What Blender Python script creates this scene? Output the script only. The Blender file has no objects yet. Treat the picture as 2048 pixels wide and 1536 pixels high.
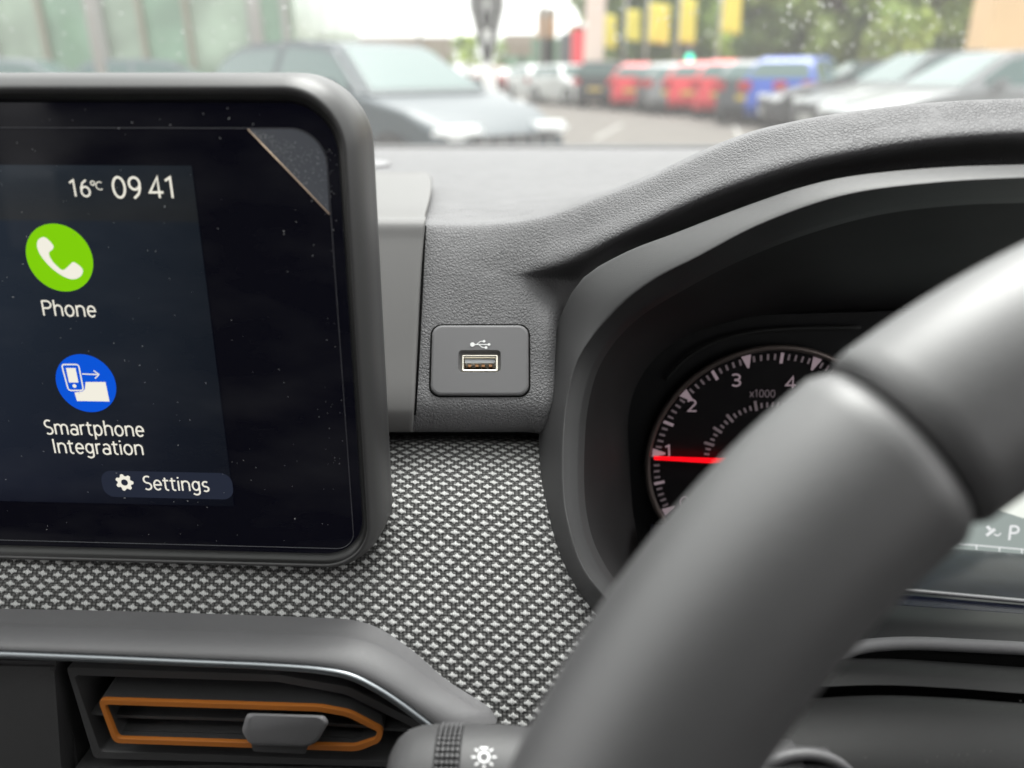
import bpy, bmesh, math, random
from mathutils import Vector, Matrix
random.seed(7)
S = bpy.context.scene
COL = S.collection

# ---------------------------------------------------------------- camera, world, sun, exposure
PITCH = math.radians(22.05); CH = 1.15; F = 1538.0
cam = bpy.data.cameras.new("camera"); camo = bpy.data.objects.new("camera", cam); COL.objects.link(camo)
camo.location = (0, 0, CH); camo.rotation_euler = (math.pi/2 - PITCH, 0, 0)
cam.sensor_width = 36; cam.lens = 36*F/2048; cam.clip_start = .01; cam.clip_end = 1500
cam.dof.use_dof = True; cam.dof.focus_distance = .262; cam.dof.aperture_fstop = cam.lens/3.9
S.camera = camo
EXPO = 1.68
S.view_settings.view_transform = 'Standard'; S.view_settings.look = 'None'
S.view_settings.exposure = EXPO; S.view_settings.gamma = 1; S.view_settings.use_curve_mapping = False
W = bpy.data.worlds.new("World"); S.world = W; W.use_nodes = True
nt = W.node_tree; bg = nt.nodes['Background']
sky = nt.nodes.new('ShaderNodeTexSky'); sky.sky_type = 'NISHITA'; sky.sun_disc = False
sky.sun_elevation = math.radians(60); sky.sun_rotation = math.radians(10)
sky.air_density = 1.0; sky.dust_density = 4.0; sky.ozone_density = 1.0
hs = nt.nodes.new('ShaderNodeHueSaturation'); hs.inputs['Saturation'].default_value = .10
mx = nt.nodes.new('ShaderNodeMix'); mx.data_type = 'RGBA'; mx.inputs[0].default_value = .55
mx.inputs[7].default_value = (10.35, 10.3, 10.1, 1)     # flat overcast cloud deck
nt.links.new(sky.outputs[0], hs.inputs['Color']); nt.links.new(hs.outputs[0], mx.inputs[6])
nt.links.new(mx.outputs[2], bg.inputs[0]); bg.inputs[1].default_value = .10
sl = bpy.data.lights.new("sun", 'SUN'); so = bpy.data.objects.new("sun", sl); COL.objects.link(so)
sl.energy = 1.5; sl.angle = math.radians(34); sl.color = (1, .975, .955)
so.rotation_euler = (math.radians(-25), math.radians(5), 0)
S.cycles.max_bounces = 8; S.cycles.transparent_max_bounces = 16

# ---------------------------------------------------------------- pixel / space helpers
cp, sp = math.cos(PITCH), math.sin(PITCH)
CP = Vector((0, 0, CH)); FW = Vector((0, cp, -sp)); UP = Vector((0, sp, cp)); RT = Vector((1, 0, 0))
def ray(u, v): return FW + RT*((u-1024)/F) + UP*((768-v)/F)
def P(u, v, d): return CP + ray(u, v)*d
def camv(x, y, z): return (RT*x - UP*y + FW*z).normalized()
class Plane:
    def __init__(s, o, u, v):
        s.o = o; s.u = u.normalized(); s.n = s.u.cross(v).normalized()
        if s.n.dot(CP-o) < 0: s.n = -s.n
        s.v = s.n.cross(s.u); 
        if s.v.dot(v) < 0: s.v = -s.v
    def hit(s, u, v, h=0):
        r = ray(u, v); t = (s.o + s.n*h - CP).dot(s.n)/r.dot(s.n); return CP + r*t
    def xy(s, u, v):
        q = s.hit(u, v) - s.o; return (q.dot(s.u), q.dot(s.v))
    def pt(s, x, y, h=0): return s.o + s.u*x + s.v*y + s.n*h
def cr(pts, n, closed=False):
    """centripetal Catmull-Rom through tuples -> n points evenly spaced by arc length"""
    p = [Vector(q) for q in pts]
    if closed: p = [p[-1]] + p + [p[0], p[1]]
    else: p = [p[0]*2-p[1]] + p + [p[-1]*2-p[-2]]
    out = []
    for i in range(1, len(p)-2):
        a, b, c, d = p[i-1:i+3]
        t0 = 0; t1 = t0+max((b-a).length, 1e-9)**.5; t2 = t1+max((c-b).length, 1e-9)**.5; t3 = t2+max((d-c).length, 1e-9)**.5
        for k in range(12):
            t = t1+(t2-t1)*k/12
            A1 = a*((t1-t)/(t1-t0))+b*((t-t0)/(t1-t0)); A2 = b*((t2-t)/(t2-t1))+c*((t-t1)/(t2-t1)); A3 = c*((t3-t)/(t3-t2))+d*((t-t2)/(t3-t2))
            B1 = A1*((t2-t)/(t2-t0))+A2*((t-t0)/(t2-t0)); B2 = A2*((t3-t)/(t3-t1))+A3*((t-t1)/(t3-t1))
            out.append(B1*((t2-t)/(t2-t1))+B2*((t-t1)/(t2-t1)))
    out.append(p[-2])
    if n is None: return out
    L = [0]
    for i in range(1, len(out)): L.append(L[-1]+(out[i]-out[i-1]).length)
    res = []; j = 0
    m = n if closed else n-1
    for k in range(n):
        s = L[-1]*k/m
        while j < len(L)-2 and L[j+1] < s: j += 1
        f = (s-L[j])/max(L[j+1]-L[j], 1e-12); res.append(out[j].lerp(out[j+1], f))
    return res
def crn(vs, sub):
    """Catmull-Rom through vectors keeping knots: sub samples per span"""
    p = [vs[0]*2-vs[1]] + list(vs) + [vs[-1]*2-vs[-2]]
    out = []
    for i in range(1, len(p)-2):
        a, b, c, d = p[i-1:i+3]
        t0 = 0; t1 = t0+max((b-a).length, 1e-7)**.5; t2 = t1+max((c-b).length, 1e-7)**.5; t3 = t2+max((d-c).length, 1e-7)**.5
        for k in range(sub):
            t = t1+(t2-t1)*k/sub
            A1 = a*((t1-t)/(t1-t0))+b*((t-t0)/(t1-t0)); A2 = b*((t2-t)/(t2-t1))+c*((t-t1)/(t2-t1)); A3 = c*((t3-t)/(t3-t2))+d*((t-t2)/(t3-t2))
            B1 = A1*((t2-t)/(t2-t0))+A2*((t-t0)/(t2-t0)); B2 = A2*((t3-t)/(t3-t1))+A3*((t-t1)/(t3-t1))
            out.append(B1*((t2-t)/(t2-t1))+B2*((t-t1)/(t2-t1)))
    out.append(p[-2]); return out

# ---------------------------------------------------------------- object helpers
def tag(o, label=None, cat=None, group=None, kind=None):
    if label: o['label'] = label
    if cat: o['category'] = cat
    if group: o['group'] = group
    if kind: o['kind'] = kind
    return o
def empty(name, loc=(0, 0, 0), rz=0):
    o = bpy.data.objects.new(name, None); COL.objects.link(o); o.location = loc; o.rotation_euler = (0, 0, rz)
    o.empty_display_size = .05; return o
def obj(name, bm, m, parent=None, smooth=True, recalc=True):
    if recalc: bmesh.ops.recalc_face_normals(bm, faces=bm.faces)
    me = bpy.data.meshes.new(name); bm.to_mesh(me); bm.free()
    me.materials.append(m) if not isinstance(m, (list, tuple)) else [me.materials.append(x) for x in m]
    if smooth:
        for p in me.polygons: p.use_smooth = True
    o = bpy.data.objects.new(name, me); COL.objects.link(o)
    if parent is not None:
        o.parent = parent
        M = Matrix.Translation(parent.location) @ parent.rotation_euler.to_matrix().to_4x4()
        q = parent.parent
        if q is None and parent.type == 'EMPTY': o.matrix_parent_inverse = M.inverted()
    return o
def lobj(name, bm, m, parent, smooth=False):
    """object given in the parent's own coordinates"""
    o = obj(name, bm, m, None, smooth); o.parent = parent; return o
def sharp(o, ang=35):
    me = o.data; bm = bmesh.new(); bm.from_mesh(me)
    for e in bm.edges:
        e.smooth = not (len(e.link_faces) == 2 and e.calc_face_angle(0) > math.radians(ang))
    bm.to_mesh(me); bm.free(); return o
def grid_bm(rows, uv=False, closed=False):
    bm = bmesh.new(); V = [[bm.verts.new(p) for p in r] for r in rows]
    n = len(rows[0])
    for i in range(len(rows)-1):
        for j in range(n if closed else n-1):
            k = (j+1) % n
            try: bm.faces.new((V[i][j], V[i][k], V[i+1][k], V[i+1][j]))
            except ValueError: pass
    return bm
def surf(name, rows, m, parent, sub=5, sr=5):
    """rows of world vectors with equal counts, smoothed both ways"""
    rr = [crn(r, sub) for r in rows]
    cols = [crn([r[j] for r in rr], sr) for j in range(len(rr[0]))]
    rows2 = [[c[i] for c in cols] for i in range(len(cols[0]))]
    return obj(name, grid_bm(rows2), m, parent)
def loft(name, loops, m, parent, closed=False, sr=4):
    cols = [crn([l[j] for l in loops], sr) if sr > 1 else [l[j] for l in loops] for j in range(len(loops[0]))]
    rows2 = [[c[i] for c in cols] for i in range(len(cols[0]))]
    return obj(name, grid_bm(rows2, closed=closed), m, parent)
def facing(o, pt=None):
    """flip open sheets to face the camera side"""
    pt = pt or CP; me = o.data
    s = sum((pt-p.center).dot(p.normal) for p in me.polygons)
    if s < 0: me.flip_normals()
    return o
def slab(name, pts, n, th, m, parent, bev=0, smooth=False):
    """closed outline pts (world) as front face, thickness th away from normal n"""
    bm = bmesh.new(); a = [bm.verts.new(p) for p in pts]; b = [bm.verts.new(Vector(p)-n*th) for p in pts]
    f = bm.faces.new(a); bm.faces.new(b[::-1])
    for i in range(len(a)): bm.faces.new((a[i], b[i], b[(i+1) % len(a)], a[(i+1) % len(a)]))
    if bev:
        bmesh.ops.bevel(bm, geom=list(f.edges), offset=bev, segments=3, affect='EDGES', profile=.5)
    o = obj(name, bm, m, parent); return sharp(o, 40)
def box_bm(bm, c, s, rot=None):
    r = bmesh.ops.create_cube(bm, size=1); M = Matrix.Translation(c) @ (rot.to_4x4() if rot else Matrix()) @ Matrix.Diagonal((*s, 1))
    bmesh.ops.transform(bm, matrix=M, verts=r['verts']); return r['verts']
def box(name, c, s, m, parent=None, bev=0, rot=None):
    bm = bmesh.new(); box_bm(bm, Vector(c), s, rot)
    if bev: bmesh.ops.bevel(bm, geom=bm.edges[:], offset=bev, segments=3, affect='EDGES', profile=.5)
    return sharp(obj(name, bm, m, parent))
def tube_bm(bm, pts, r, seg=10, cap=True, rf=None):
    rings = []; n = len(pts); pn = None
    for i, p in enumerate(pts):
        t = (pts[min(i+1, n-1)]-pts[max(i-1, 0)]).normalized()
        if pn is None:
            a = Vector((0, 0, 1)) if abs(t.z) < .9 else Vector((1, 0, 0)); pn = (a-t*a.dot(t)).normalized()
        else: pn = (pn-t*pn.dot(t)).normalized()
        b = t.cross(pn); rr = rf(i/(n-1)) if rf else r
        rings.append([bm.verts.new(p+(pn*math.cos(2*math.pi*k/seg)+b*math.sin(2*math.pi*k/seg))*rr) for k in range(seg)])
    for i in range(n-1):
        for k in range(seg): bm.faces.new((rings[i][k], rings[i][(k+1) % seg], rings[i+1][(k+1) % seg], rings[i+1][k]))
    if cap: bm.faces.new(rings[0][::-1]); bm.faces.new(rings[-1])
def tube(name, pts, r, m, parent=None, seg=10, rf=None):
    bm = bmesh.new(); tube_bm(bm, [Vector(p) for p in pts], r, seg, True, rf); return obj(name, bm, m, parent)
def rrect(x0, y0, x1, y1, r, n=8):
    out = []
    rs = r if isinstance(r, (list, tuple)) else [r]*4
    for (cx, cy, a, q) in ((x1-rs[0], y0+rs[0], -90, rs[0]), (x1-rs[1], y1-rs[1], 0, rs[1]), (x0+rs[2], y1-rs[2], 90, rs[2]), (x0+rs[3], y0+rs[3], 180, rs[3])):
        for k in range(n+1):
            t = math.radians(a+90*k/n); out.append((cx+q*math.cos(t), cy+q*math.sin(t)))
    return out

# ---------------------------------------------------------------- materials
def lin(c): return tuple(((x/255)/12.92 if x/255 <= .04045 else ((x/255+.055)/1.055)**2.4) for x in c)
XS_ = [1.0]
def mat(name, col, rough=.5, spec=.5, metal=0, bump=None, coat=0, var=0, emit=None, es=1, varscale=20, sheen=0, coatr=.05):
    col = tuple(x*XS_[0] for x in col)
    m = bpy.data.materials.new(name); m.use_nodes = True; t = m.node_tree; b = t.nodes['Principled BSDF']
    b.inputs['Base Color'].default_value = (*col, 1); b.inputs['Roughness'].default_value = rough
    b.inputs['Specular IOR Level'].default_value = spec; b.inputs['Metallic'].default_value = metal
    b.inputs['Coat Weight'].default_value = coat; b.inputs['Coat Roughness'].default_value = coatr
    b.inputs['Sheen Weight'].default_value = sheen
    tc = t.nodes.new('ShaderNodeTexCoord')
    if emit: b.inputs['Emission Color'].default_value = (*emit, 1); b.inputs['Emission Strength'].default_value = es
    if var:
        n = t.nodes.new('ShaderNodeTexNoise'); n.inputs['Scale'].default_value = varscale; n.inputs['Detail'].default_value = 4
        t.links.new(tc.outputs['Object'], n.inputs['Vector'])
        r = t.nodes.new('ShaderNodeMapRange'); r.inputs[3].default_value = 1-var; r.inputs[4].default_value = 1+var
        r.inputs[1].default_value = .3; r.inputs[2].default_value = .7
        t.links.new(n.outputs[0], r.inputs[0])
        x = t.nodes.new('ShaderNodeMix'); x.data_type = 'RGBA'; x.blend_type = 'MULTIPLY'; x.inputs[0].default_value = 1
        x.inputs[6].default_value = (*col, 1); t.links.new(r.outputs[0], x.inputs[7]); t.links.new(x.outputs[2], b.inputs['Base Color'])
    if bump:
        kind, scale, dist = bump
        bp = t.nodes.new('ShaderNodeBump'); bp.inputs['Strength'].default_value = 1; bp.inputs['Distance'].default_value = dist
        if kind == 'grain':
            n0 = t.nodes.new('ShaderNodeTexNoise'); n0.inputs['Scale'].default_value = scale*.6; t.links.new(tc.outputs['Object'], n0.inputs['Vector'])
            ad = t.nodes.new('ShaderNodeVectorMath'); ad.operation = 'MULTIPLY_ADD'
            t.links.new(n0.outputs['Color'], ad.inputs[0]); ad.inputs[1].default_value = (.9/scale,)*3; t.links.new(tc.outputs['Object'], ad.inputs[2])
            v = t.nodes.new('ShaderNodeTexVoronoi'); v.feature = 'DISTANCE_TO_EDGE'; v.inputs['Scale'].default_value = scale
            t.links.new(ad.outputs[0], v.inputs['Vector'])
            r = t.nodes.new('ShaderNodeMapRange'); r.interpolation_type = 'SMOOTHSTEP'; r.inputs[1].default_value = 0; r.inputs[2].default_value = .28
            t.links.new(v.outputs['Distance'], r.inputs[0])
            n2 = t.nodes.new('ShaderNodeTexNoise'); n2.inputs['Scale'].default_value = scale*.12; t.links.new(tc.outputs['Object'], n2.inputs['Vector'])
            ml = t.nodes.new('ShaderNodeMath'); ml.operation = 'MULTIPLY'; t.links.new(r.outputs[0], ml.inputs[0]); t.links.new(n2.outputs[0], ml.inputs[1]); t.links.new(ml.outputs[0], bp.inputs['Height']); bp.inputs['Distance'].default_value = dist*2
        else:
            n = t.nodes.new('ShaderNodeTexNoise'); n.inputs['Scale'].default_value = scale; n.inputs['Detail'].default_value = 3
            t.links.new(tc.outputs['Object'], n.inputs['Vector']); t.links.new(n.outputs[0], bp.inputs['Height'])
        t.links.new(bp.outputs[0], b.inputs['Normal'])
    return m
K = 2**-EXPO
def glow(name, rgb, gloss=None):
    """self-lit display colour: shows as about this sRGB"""
    l = tuple(x*K for x in lin(rgb))
    m = mat(name, (.004, .004, .004), .2, .0, emit=l, es=1); return m
G = lambda v: (v, v*.985, v*1.02)
M_grain = mat('grained_dash_plastic', G(.15), .60, .25, bump=('grain', 820, .00017), var=.05, varscale=60)
M_soft = mat('soft_satin_plastic', G(.19), .48, .5, bump=('noise', 3500, .00006), var=.05)
M_mount = mat('smooth_mount_plastic', (.15, .147, .146), .55, .25, bump=('noise', 3500, .00005))
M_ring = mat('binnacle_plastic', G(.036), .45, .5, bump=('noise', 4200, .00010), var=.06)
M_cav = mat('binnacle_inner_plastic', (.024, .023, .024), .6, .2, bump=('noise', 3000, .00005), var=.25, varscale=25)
M_black = mat('black_gap', (.004, .004, .004), .9, .1)
M_dark = mat('dark_plastic', G(.055), .5, .5, bump=('noise', 3200, .00010), var=.08)
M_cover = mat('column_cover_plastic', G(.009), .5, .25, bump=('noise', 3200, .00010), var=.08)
M_vent = mat('vent_plastic', G(.052), .45, .5, bump=('noise', 3200, .00008))
M_tab = mat('vent_tab_plastic', G(.15), .5, .5, bump=('noise', 3200, .00012))
M_trim = mat('trim_plastic', G(.12), .45, .5, bump=('noise', 3200, .00010), var=.05)
M_chrome = mat('satin_chrome', (.25, .265, .28), .36, .5, metal=1)
M_orange = mat('orange_plastic', (.44, .14, .02), .42, .5)
M_gloss = mat('gloss_black', (.004, .004, .009), .05, .28)
M_bezel = mat('screen_frame_plastic', (.050, .049, .050), .42, .5, bump=('noise', 4000, .00003))
M_lip = mat('screen_frame_inner_lip', (.012, .012, .012), .35, .4)
M_wheel = mat('steering_wheel_leather', (.056, .055, .057), .48, 1.0, bump=('grain', 1100, .00002), var=.05, coat=.25, coatr=.5)
M_steel = mat('usb_shell_metal', (.85, .80, .70), .25, .5, metal=1)
M_white = mat('white_print', (.8, .8, .8), .5)
M_copper = mat('contact_metal', (.40, .22, .12), .4, .5, metal=1)
M_socket = mat('usb_plate_plastic', G(.15), .55, .4, bump=('noise', 4500, .00005))
M_tongue = mat('usb_tongue', (.62, .64, .68), .4)
M_dust = mat('dust', (.55, .55, .52), .9)

def fabric_mat():
    m = bpy.data.materials.new('woven_fabric'); m.use_nodes = True; t = m.node_tree; b = t.nodes['Principled BSDF']; N = t.nodes.new; Lk = t.links.new
    b.inputs['Roughness'].default_value = .85; b.inputs['Specular IOR Level'].default_value = .15; b.inputs['Sheen Weight'].default_value = .1
    uv = N('ShaderNodeUVMap'); uv.uv_map = 'UVMap'
    nz = N('ShaderNodeTexNoise'); nz.inputs['Scale'].default_value = 260; Lk(uv.outputs[0], nz.inputs['Vector'])
    wob = N('ShaderNodeVectorMath'); wob.operation = 'MULTIPLY_ADD'; Lk(nz.outputs['Color'], wob.inputs[0]); wob.inputs[1].default_value = (.0006,)*3; Lk(uv.outputs[0], wob.inputs[2])
    sx = N('ShaderNodeSeparateXYZ'); Lk(wob.outputs[0], sx.inputs[0])
    def M(op, a, c=None, d=None):
        n = N('ShaderNodeMath'); n.operation = op
        for i, q in enumerate((a, c, d)):
            if q is None: continue
            if isinstance(q, (int, float)): n.inputs[i].default_value = q
            else: Lk(q, n.inputs[i])
        return n.outputs[0]
    PX, PY = .0051, .0041
    x0 = M('DIVIDE', sx.outputs[0], PX); y0 = M('DIVIDE', sx.outputs[1], PY)
    x = x0; y = M('ADD', y0, M('MULTIPLY', x0, .10))
    x = M('ADD', x, M('MULTIPLY', y, .10))
    def tuft(ox, oy):
        fx = M('SUBTRACT', M('FRACT', M('ADD', x, ox)), .5); fy = M('SUBTRACT', M('FRACT', M('ADD', y, oy)), .5)
        ax = M('ABSOLUTE', fx); ay = M('ABSOLUTE', fy)
        def bar(hx, hy, s=.05):
            p = N('ShaderNodeMapRange'); Lk(ax, p.inputs[0]); p.inputs[1].default_value = hx+s; p.inputs[2].default_value = hx-s
            q = N('ShaderNodeMapRange'); Lk(ay, q.inputs[0]); q.inputs[1].default_value = hy+s; q.inputs[2].default_value = hy-s
            return M('MULTIPLY', p.outputs[0], q.outputs[0])
        cross = M('MAXIMUM', bar(.285, .085, .03), M('MAXIMUM', bar(.05, .25, .03), bar(.135, .15, .03)))
        r2 = M('ADD', M('MULTIPLY', M('MULTIPLY', fx, fx), 9), M('MULTIPLY', M('MULTIPLY', fy, fy), 11))
        dome = M('MAXIMUM', M('SUBTRACT', 1, r2), 0)
        return cross, dome
    c1, d1 = tuft(0, 0); c2, d2 = tuft(.5, .5)
    c = M('MAXIMUM', c1, c2); dm = M('MAXIMUM', d1, d2)
    th = M('SINE', M('MULTIPLY', x0, 2*math.pi*2)); th2 = M('SINE', M('MULTIPLY', y0, 2*math.pi*2))
    n2 = N('ShaderNodeTexNoise'); n2.inputs['Scale'].default_value = 2600; n2.inputs['Detail'].default_value = 2; Lk(uv.outputs[0], n2.inputs['Vector'])
    tf = M('SINE', M('MULTIPLY', x0, 2*math.pi*9)); thr = M('MULTIPLY_ADD', tf, .16, .84)
    wh = N('ShaderNodeMix'); wh.data_type = 'RGBA'; Lk(n2.outputs[0], wh.inputs[0]); wh.inputs[6].default_value = (.30, .30, .295, 1); wh.inputs[7].default_value = (.76, .76, .755, 1)
    bk = N('ShaderNodeMix'); bk.data_type = 'RGBA'; Lk(M('MULTIPLY', M('POWER', M('ABSOLUTE', M('MULTIPLY', th, th2)), .7), M('ADD', n2.outputs[0], .5)), bk.inputs[0]); bk.inputs[6].default_value = (.012, .012, .012, 1); bk.inputs[7].default_value = (.115, .113, .112, 1)
    mm = N('ShaderNodeMix'); mm.data_type = 'RGBA'; Lk(M('MULTIPLY', c, thr), mm.inputs[0]); Lk(bk.outputs[2], mm.inputs[6]); Lk(wh.outputs[2], mm.inputs[7])
    Lk(mm.outputs[2], b.inputs['Base Color'])
    h = M('ADD', M('MULTIPLY', dm, 1.0), M('ADD', M('MULTIPLY', c, .25), M('MULTIPLY', M('MULTIPLY', th, th2), .12)))
    bp = N('ShaderNodeBump'); bp.inputs['Strength'].default_value = .9; bp.inputs['Distance'].default_value = .0005; Lk(h, bp.inputs['Height']); Lk(bp.outputs[0], b.inputs['Normal'])
    return m
M_fabric = fabric_mat()

def glass_mat(name, tint=(1, 1, 1), dust=0, refl=1.0, rough=.0):
    m = bpy.data.materials.new(name); m.use_nodes = True; t = m.node_tree; t.nodes.clear(); N = t.nodes.new; Lk = t.links.new
    o = N('ShaderNodeOutputMaterial'); tr = N('ShaderNodeBsdfTransparent'); tr.inputs[0].default_value = (*tint, 1)
    gl = N('ShaderNodeBsdfGlossy'); gl.inputs['Roughness'].default_value = rough
    fr = N('ShaderNodeFresnel'); fr.inputs[0].default_value = 1.45
    mu = N('ShaderNodeMath'); mu.operation = 'MULTIPLY'; mu.inputs[1].default_value = refl; Lk(fr.outputs[0], mu.inputs[0])
    a = N('ShaderNodeMixShader'); Lk(mu.outputs[0], a.inputs[0]); Lk(tr.outputs[0], a.inputs[1]); Lk(gl.outputs[0], a.inputs[2]); last = a
    if dust:
        tl = N('ShaderNodeBsdfTranslucent'); tl.inputs[0].default_value = (.9, .9, .88, 1)
        b = N('ShaderNodeMixShader'); b.inputs[0].default_value = dust; Lk(a.outputs[0], b.inputs[1]); Lk(tl.outputs[0], b.inputs[2]); last = b
    Lk(last.outputs[0], o.inputs[0]); return m

# ---------------------------------------------------------------- outside: ground, buildings, trees
XS_[0] = .75
M_asph = mat('asphalt', (.145, .130, .116), .85, .3, bump=('noise', 30, .004), var=.12, varscale=1.2)
bm = bmesh.new(); bmesh.ops.create_grid(bm, x_segments=2, y_segments=2, size=600)
tag(obj('ground', bm, M_asph, smooth=False), kind='structure')
M_paint = mat('road_paint', (.30, .29, .27), .7, var=.2, varscale=5)
for i, x in enumerate((1.5, 4.2, 6.9)):
    bm = bmesh.new(); a = [(x, 15, .004), (x+.1, 15, .004), (x+1.2, 19.5, .004), (x+1.1, 19.5, .004)]
    bm.faces.new([bm.verts.new(q) for q in a]); o = obj('road_marking', bm, M_paint, smooth=False); tag(o, kind='structure')

def W2(u, Y, z=0):            # a spot outside: photo column u at ground distance Y
    return Vector(((u-1024)/1659*Y, Y, z))
def zat(v, Y):                # height seen at photo row v at distance Y
    a = PITCH - math.atan((768-v)/F); return CH - Y*math.tan(a)

# showroom
M_cream = mat('pale_cladding', (.42, .42, .40), .6, var=.05, varscale=.5)
M_bglass = mat('green_tinted_glass', (.26, .42, .30), .15, .5, var=.35, varscale=.5)
M_bglass2 = mat('pale_showroom_glass', (.36, .46, .36), .15, .5, var=.35, varscale=.7)
M_brown = mat('brown_mullion', (.36, .34, .27), .6)
sh = empty('glass_showroom', (-14, 26, 0)); tag(sh, 'pale green glass fronted showroom at the left behind the parked hatchback', 'building')
YB = 24
def bx(u): return (u-1024)/1659*YB
o = box('roof', (bx(-60), YB+5, 7.6), (bx(575)-bx(-700)+1, 11, .8), M_cream, sh)
xs = [-700, -560, -420, -280, -140, 0, 105, 215, 300, 390, 520, 580]
for i in range(len(xs)-1):
    x0, x1 = bx(xs[i]), bx(xs[i+1])
    box('glass_pane', ((x0+x1)/2, YB+.10, 3.7), (x1-x0-.12, .06, 6.9), (M_bglass, M_bglass2)[i % 2], sh)
for i, u in enumerate(xs):
    w = .30 if u in (215, 520) else .13
    box('mullion', (bx(u), YB, 3.75), (w, .25, 7.1), M_cream if u in (215, 520, 580, 0) else M_brown, sh)
box('plinth', ((bx(-700)+bx(580))/2, YB-.06, .15), (bx(580)-bx(-700), .5, .3), M_cream, sh)
box('side_wall', (bx(585), YB+5.2, 3.7), (.3, 10, 7), M_bglass2, sh)
M_or = mat('orange_banner', (.62, .26, .05), .6)
ob = box('banner', (bx(62), YB-2.5, 2.05), (.5, .12, 1.5), M_or); tag(ob, 'orange upright banner outside the glass showroom', 'banner')
M_pole = mat('pale_metal_pole', (.50, .49, .47), .4)
M_post = mat('dark_post', (.09, .09, .09), .5)
def pole(u, Y, h, r, m, label, cat='post', name='flag_pole', group=None):
    o = tube(name, [W2(u, Y, 0), W2(u, Y, h*.5), W2(u, Y, h)], r, m, None, 8); tag(o, label, cat, group); return o
pole(203, 11.5, 6, .075, M_pole, 'tall white post rising just above the screen at the left', name='lamp_post')
pole(523, 20, 7, .14, M_pole, 'pale post in front of the right end of the showroom', name='lamp_post')
pole(842, 34, 9, .07, M_pole, 'thin pale lamp post in front of the white sky left of the emblem sign', name='lamp_post')
pole(1085, 40, 9, .06, M_pole, 'thin far lamp post right of the emblem sign', name='lamp_post')

# sign with interlaced diamond emblem
sg = empty('emblem_sign', W2(975, 24)); tag(sg, 'tall diamond emblem sign of black and white bars against the sky', 'sign')
M_sg = mat('sign_bars_dark', (.02, .02, .02), .4); M_sw = mat('sign_white', (1.2, 1.2, 1.18), .5)
YS = 24; cx = bx(975)
zc = zat(8, YS); hw = .46; hh = 1.75
plan = [(cx, zc+hh+.25), (cx+hw+.08, zc), (cx, zc-hh-.25), (cx-hw-.08, zc)]
slab('board', [Vector((a, YS, b)) for a, b in plan], Vector((0, -1, 0)), .16, M_sw, sg)
def barxz(x0, z0, x1, z1, w, m, nm='emblem_bar', y=YS-.05):
    d = Vector((x1-x0, 0, z1-z0)).normalized(); n = Vector((-d.z, 0, d.x))*w/2; a = Vector((x0, y, z0)); b = Vector((x1, y, z1))
    return slab(nm, [a+n, b+n, b-n, a-n], Vector((0, -1, 0)), .045, m, sg)
for s_, k in ((1, .86), (1, .36), (-1, .86), (-1, .36)):
    x = hw*k; z = hh*k
    barxz(cx+s_*x, zc, cx, zc-z, .17, M_sg); barxz(cx-s_*x, zc, cx, zc+z, .17, M_sg)
box('plinth_post', (cx, YS+.1, (zc-hh)/2), (.5, .3, zc-hh), M_sw, sg)

# far buildings and signs
M_brick = mat('tan_brick', (.62, .36, .20), .8, var=.15, varscale=.8)
M_beige = mat('beige_render', (.36, .31, .25), .8, var=.1, varscale=.5)
def house(u0, u1, Y, h, m, label, roofh=0, dep=8, name='low_building'):
    e = empty(name, W2((u0+u1)/2, Y)); tag(e, label, 'building'); a, b = W2(u0, Y), W2(u1, Y)
    box('wall', ((a.x+b.x)/2, Y+dep/2, h/2), (b.x-a.x, dep, h), m, e)
    box('roof', ((a.x+b.x)/2, Y+dep/2, h+.15+roofh/2), (b.x-a.x+(.5 if dep > 5 else .02), dep+.02, .3+roofh), mat('roof_grey', (.46, .40, .34), .8), e)
    nw = max(2, int((b.x-a.x)/4))
    for i in range(nw):
        x = a.x+(b.x-a.x)*(i+.5)/nw; box('window', (x, Y-.03, h*.55), (1.4, .1, h*.35), M_bglass, e)
    return e
house(600, 900, 95, 4.6, M_beige, 'long low pale building on the horizon behind the grey hatchback', 0)
house(1015, 1075, 60, 3.1, M_beige, 'low beige building far behind the white cars', .3)
house(1076, 1110, 52, 4.3, M_brick, 'narrow orange brick building beyond the parked white cars', .2, 4)
M_red = mat('red_sign', (.95, .06, .09), .5)
rs = box('totem_sign', (W2(1157, 34).x, 34, 1.9), (.62, .2, 1.7), M_red); tag(rs, 'small red totem sign above the white parked cars', 'sign')
M_pink = mat('pale_pink_totem', (.95, .78, .70), .6)
ps = box('totem_sign', (W2(1186, 33).x, 33, 2.6), (.75, .3, 5.2), M_pink); tag(ps, 'tall pale pink totem sign beside the red one', 'sign')
dk = box('utility_cabinet', (W2(1130, 36).x, 36, 1.35), (.5, .5, 2.7), mat('cabinet', (.12, .14, .15), .6)); tag(dk, 'slim grey cabinet left of the red totem sign', 'cabinet')

M_yel = mat('yellow_flag', (1.0, .88, .14), .7)
def flag(u, Y, v0, v1, wpx, label):
    e = empty('flag', W2(u, Y)); tag(e, label, 'flag', 'yellow flags on poles by the car park')
    w = wpx/1659*Y; z1, z0 = zat(v0, Y), zat(v1, Y); x = W2(u, Y).x
    tube('pole', [Vector((x-w/2-.04, Y, 0)), Vector((x-w/2-.04, Y, z1+.5))], .04, M_pole, e, 8)
    rows = [[Vector((x-w/2+w*i/8, Y+.10*math.sin(i*.9+j*.3), z1+(z0-z1)*j/10-.03*i*.3)) for i in range(9)] for j in range(11)]
    o = obj('flag_cloth', grid_bm(rows), M_yel, e); md = o.modifiers.new('t', 'SOLIDIFY'); md.thickness = .01
flag(1217, 36, 28, 95, 24, 'short yellow flag farthest left beside the pink totem')
flag(1262, 34, 18, 80, 28, 'yellow flag second from the pink totem')
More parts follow.
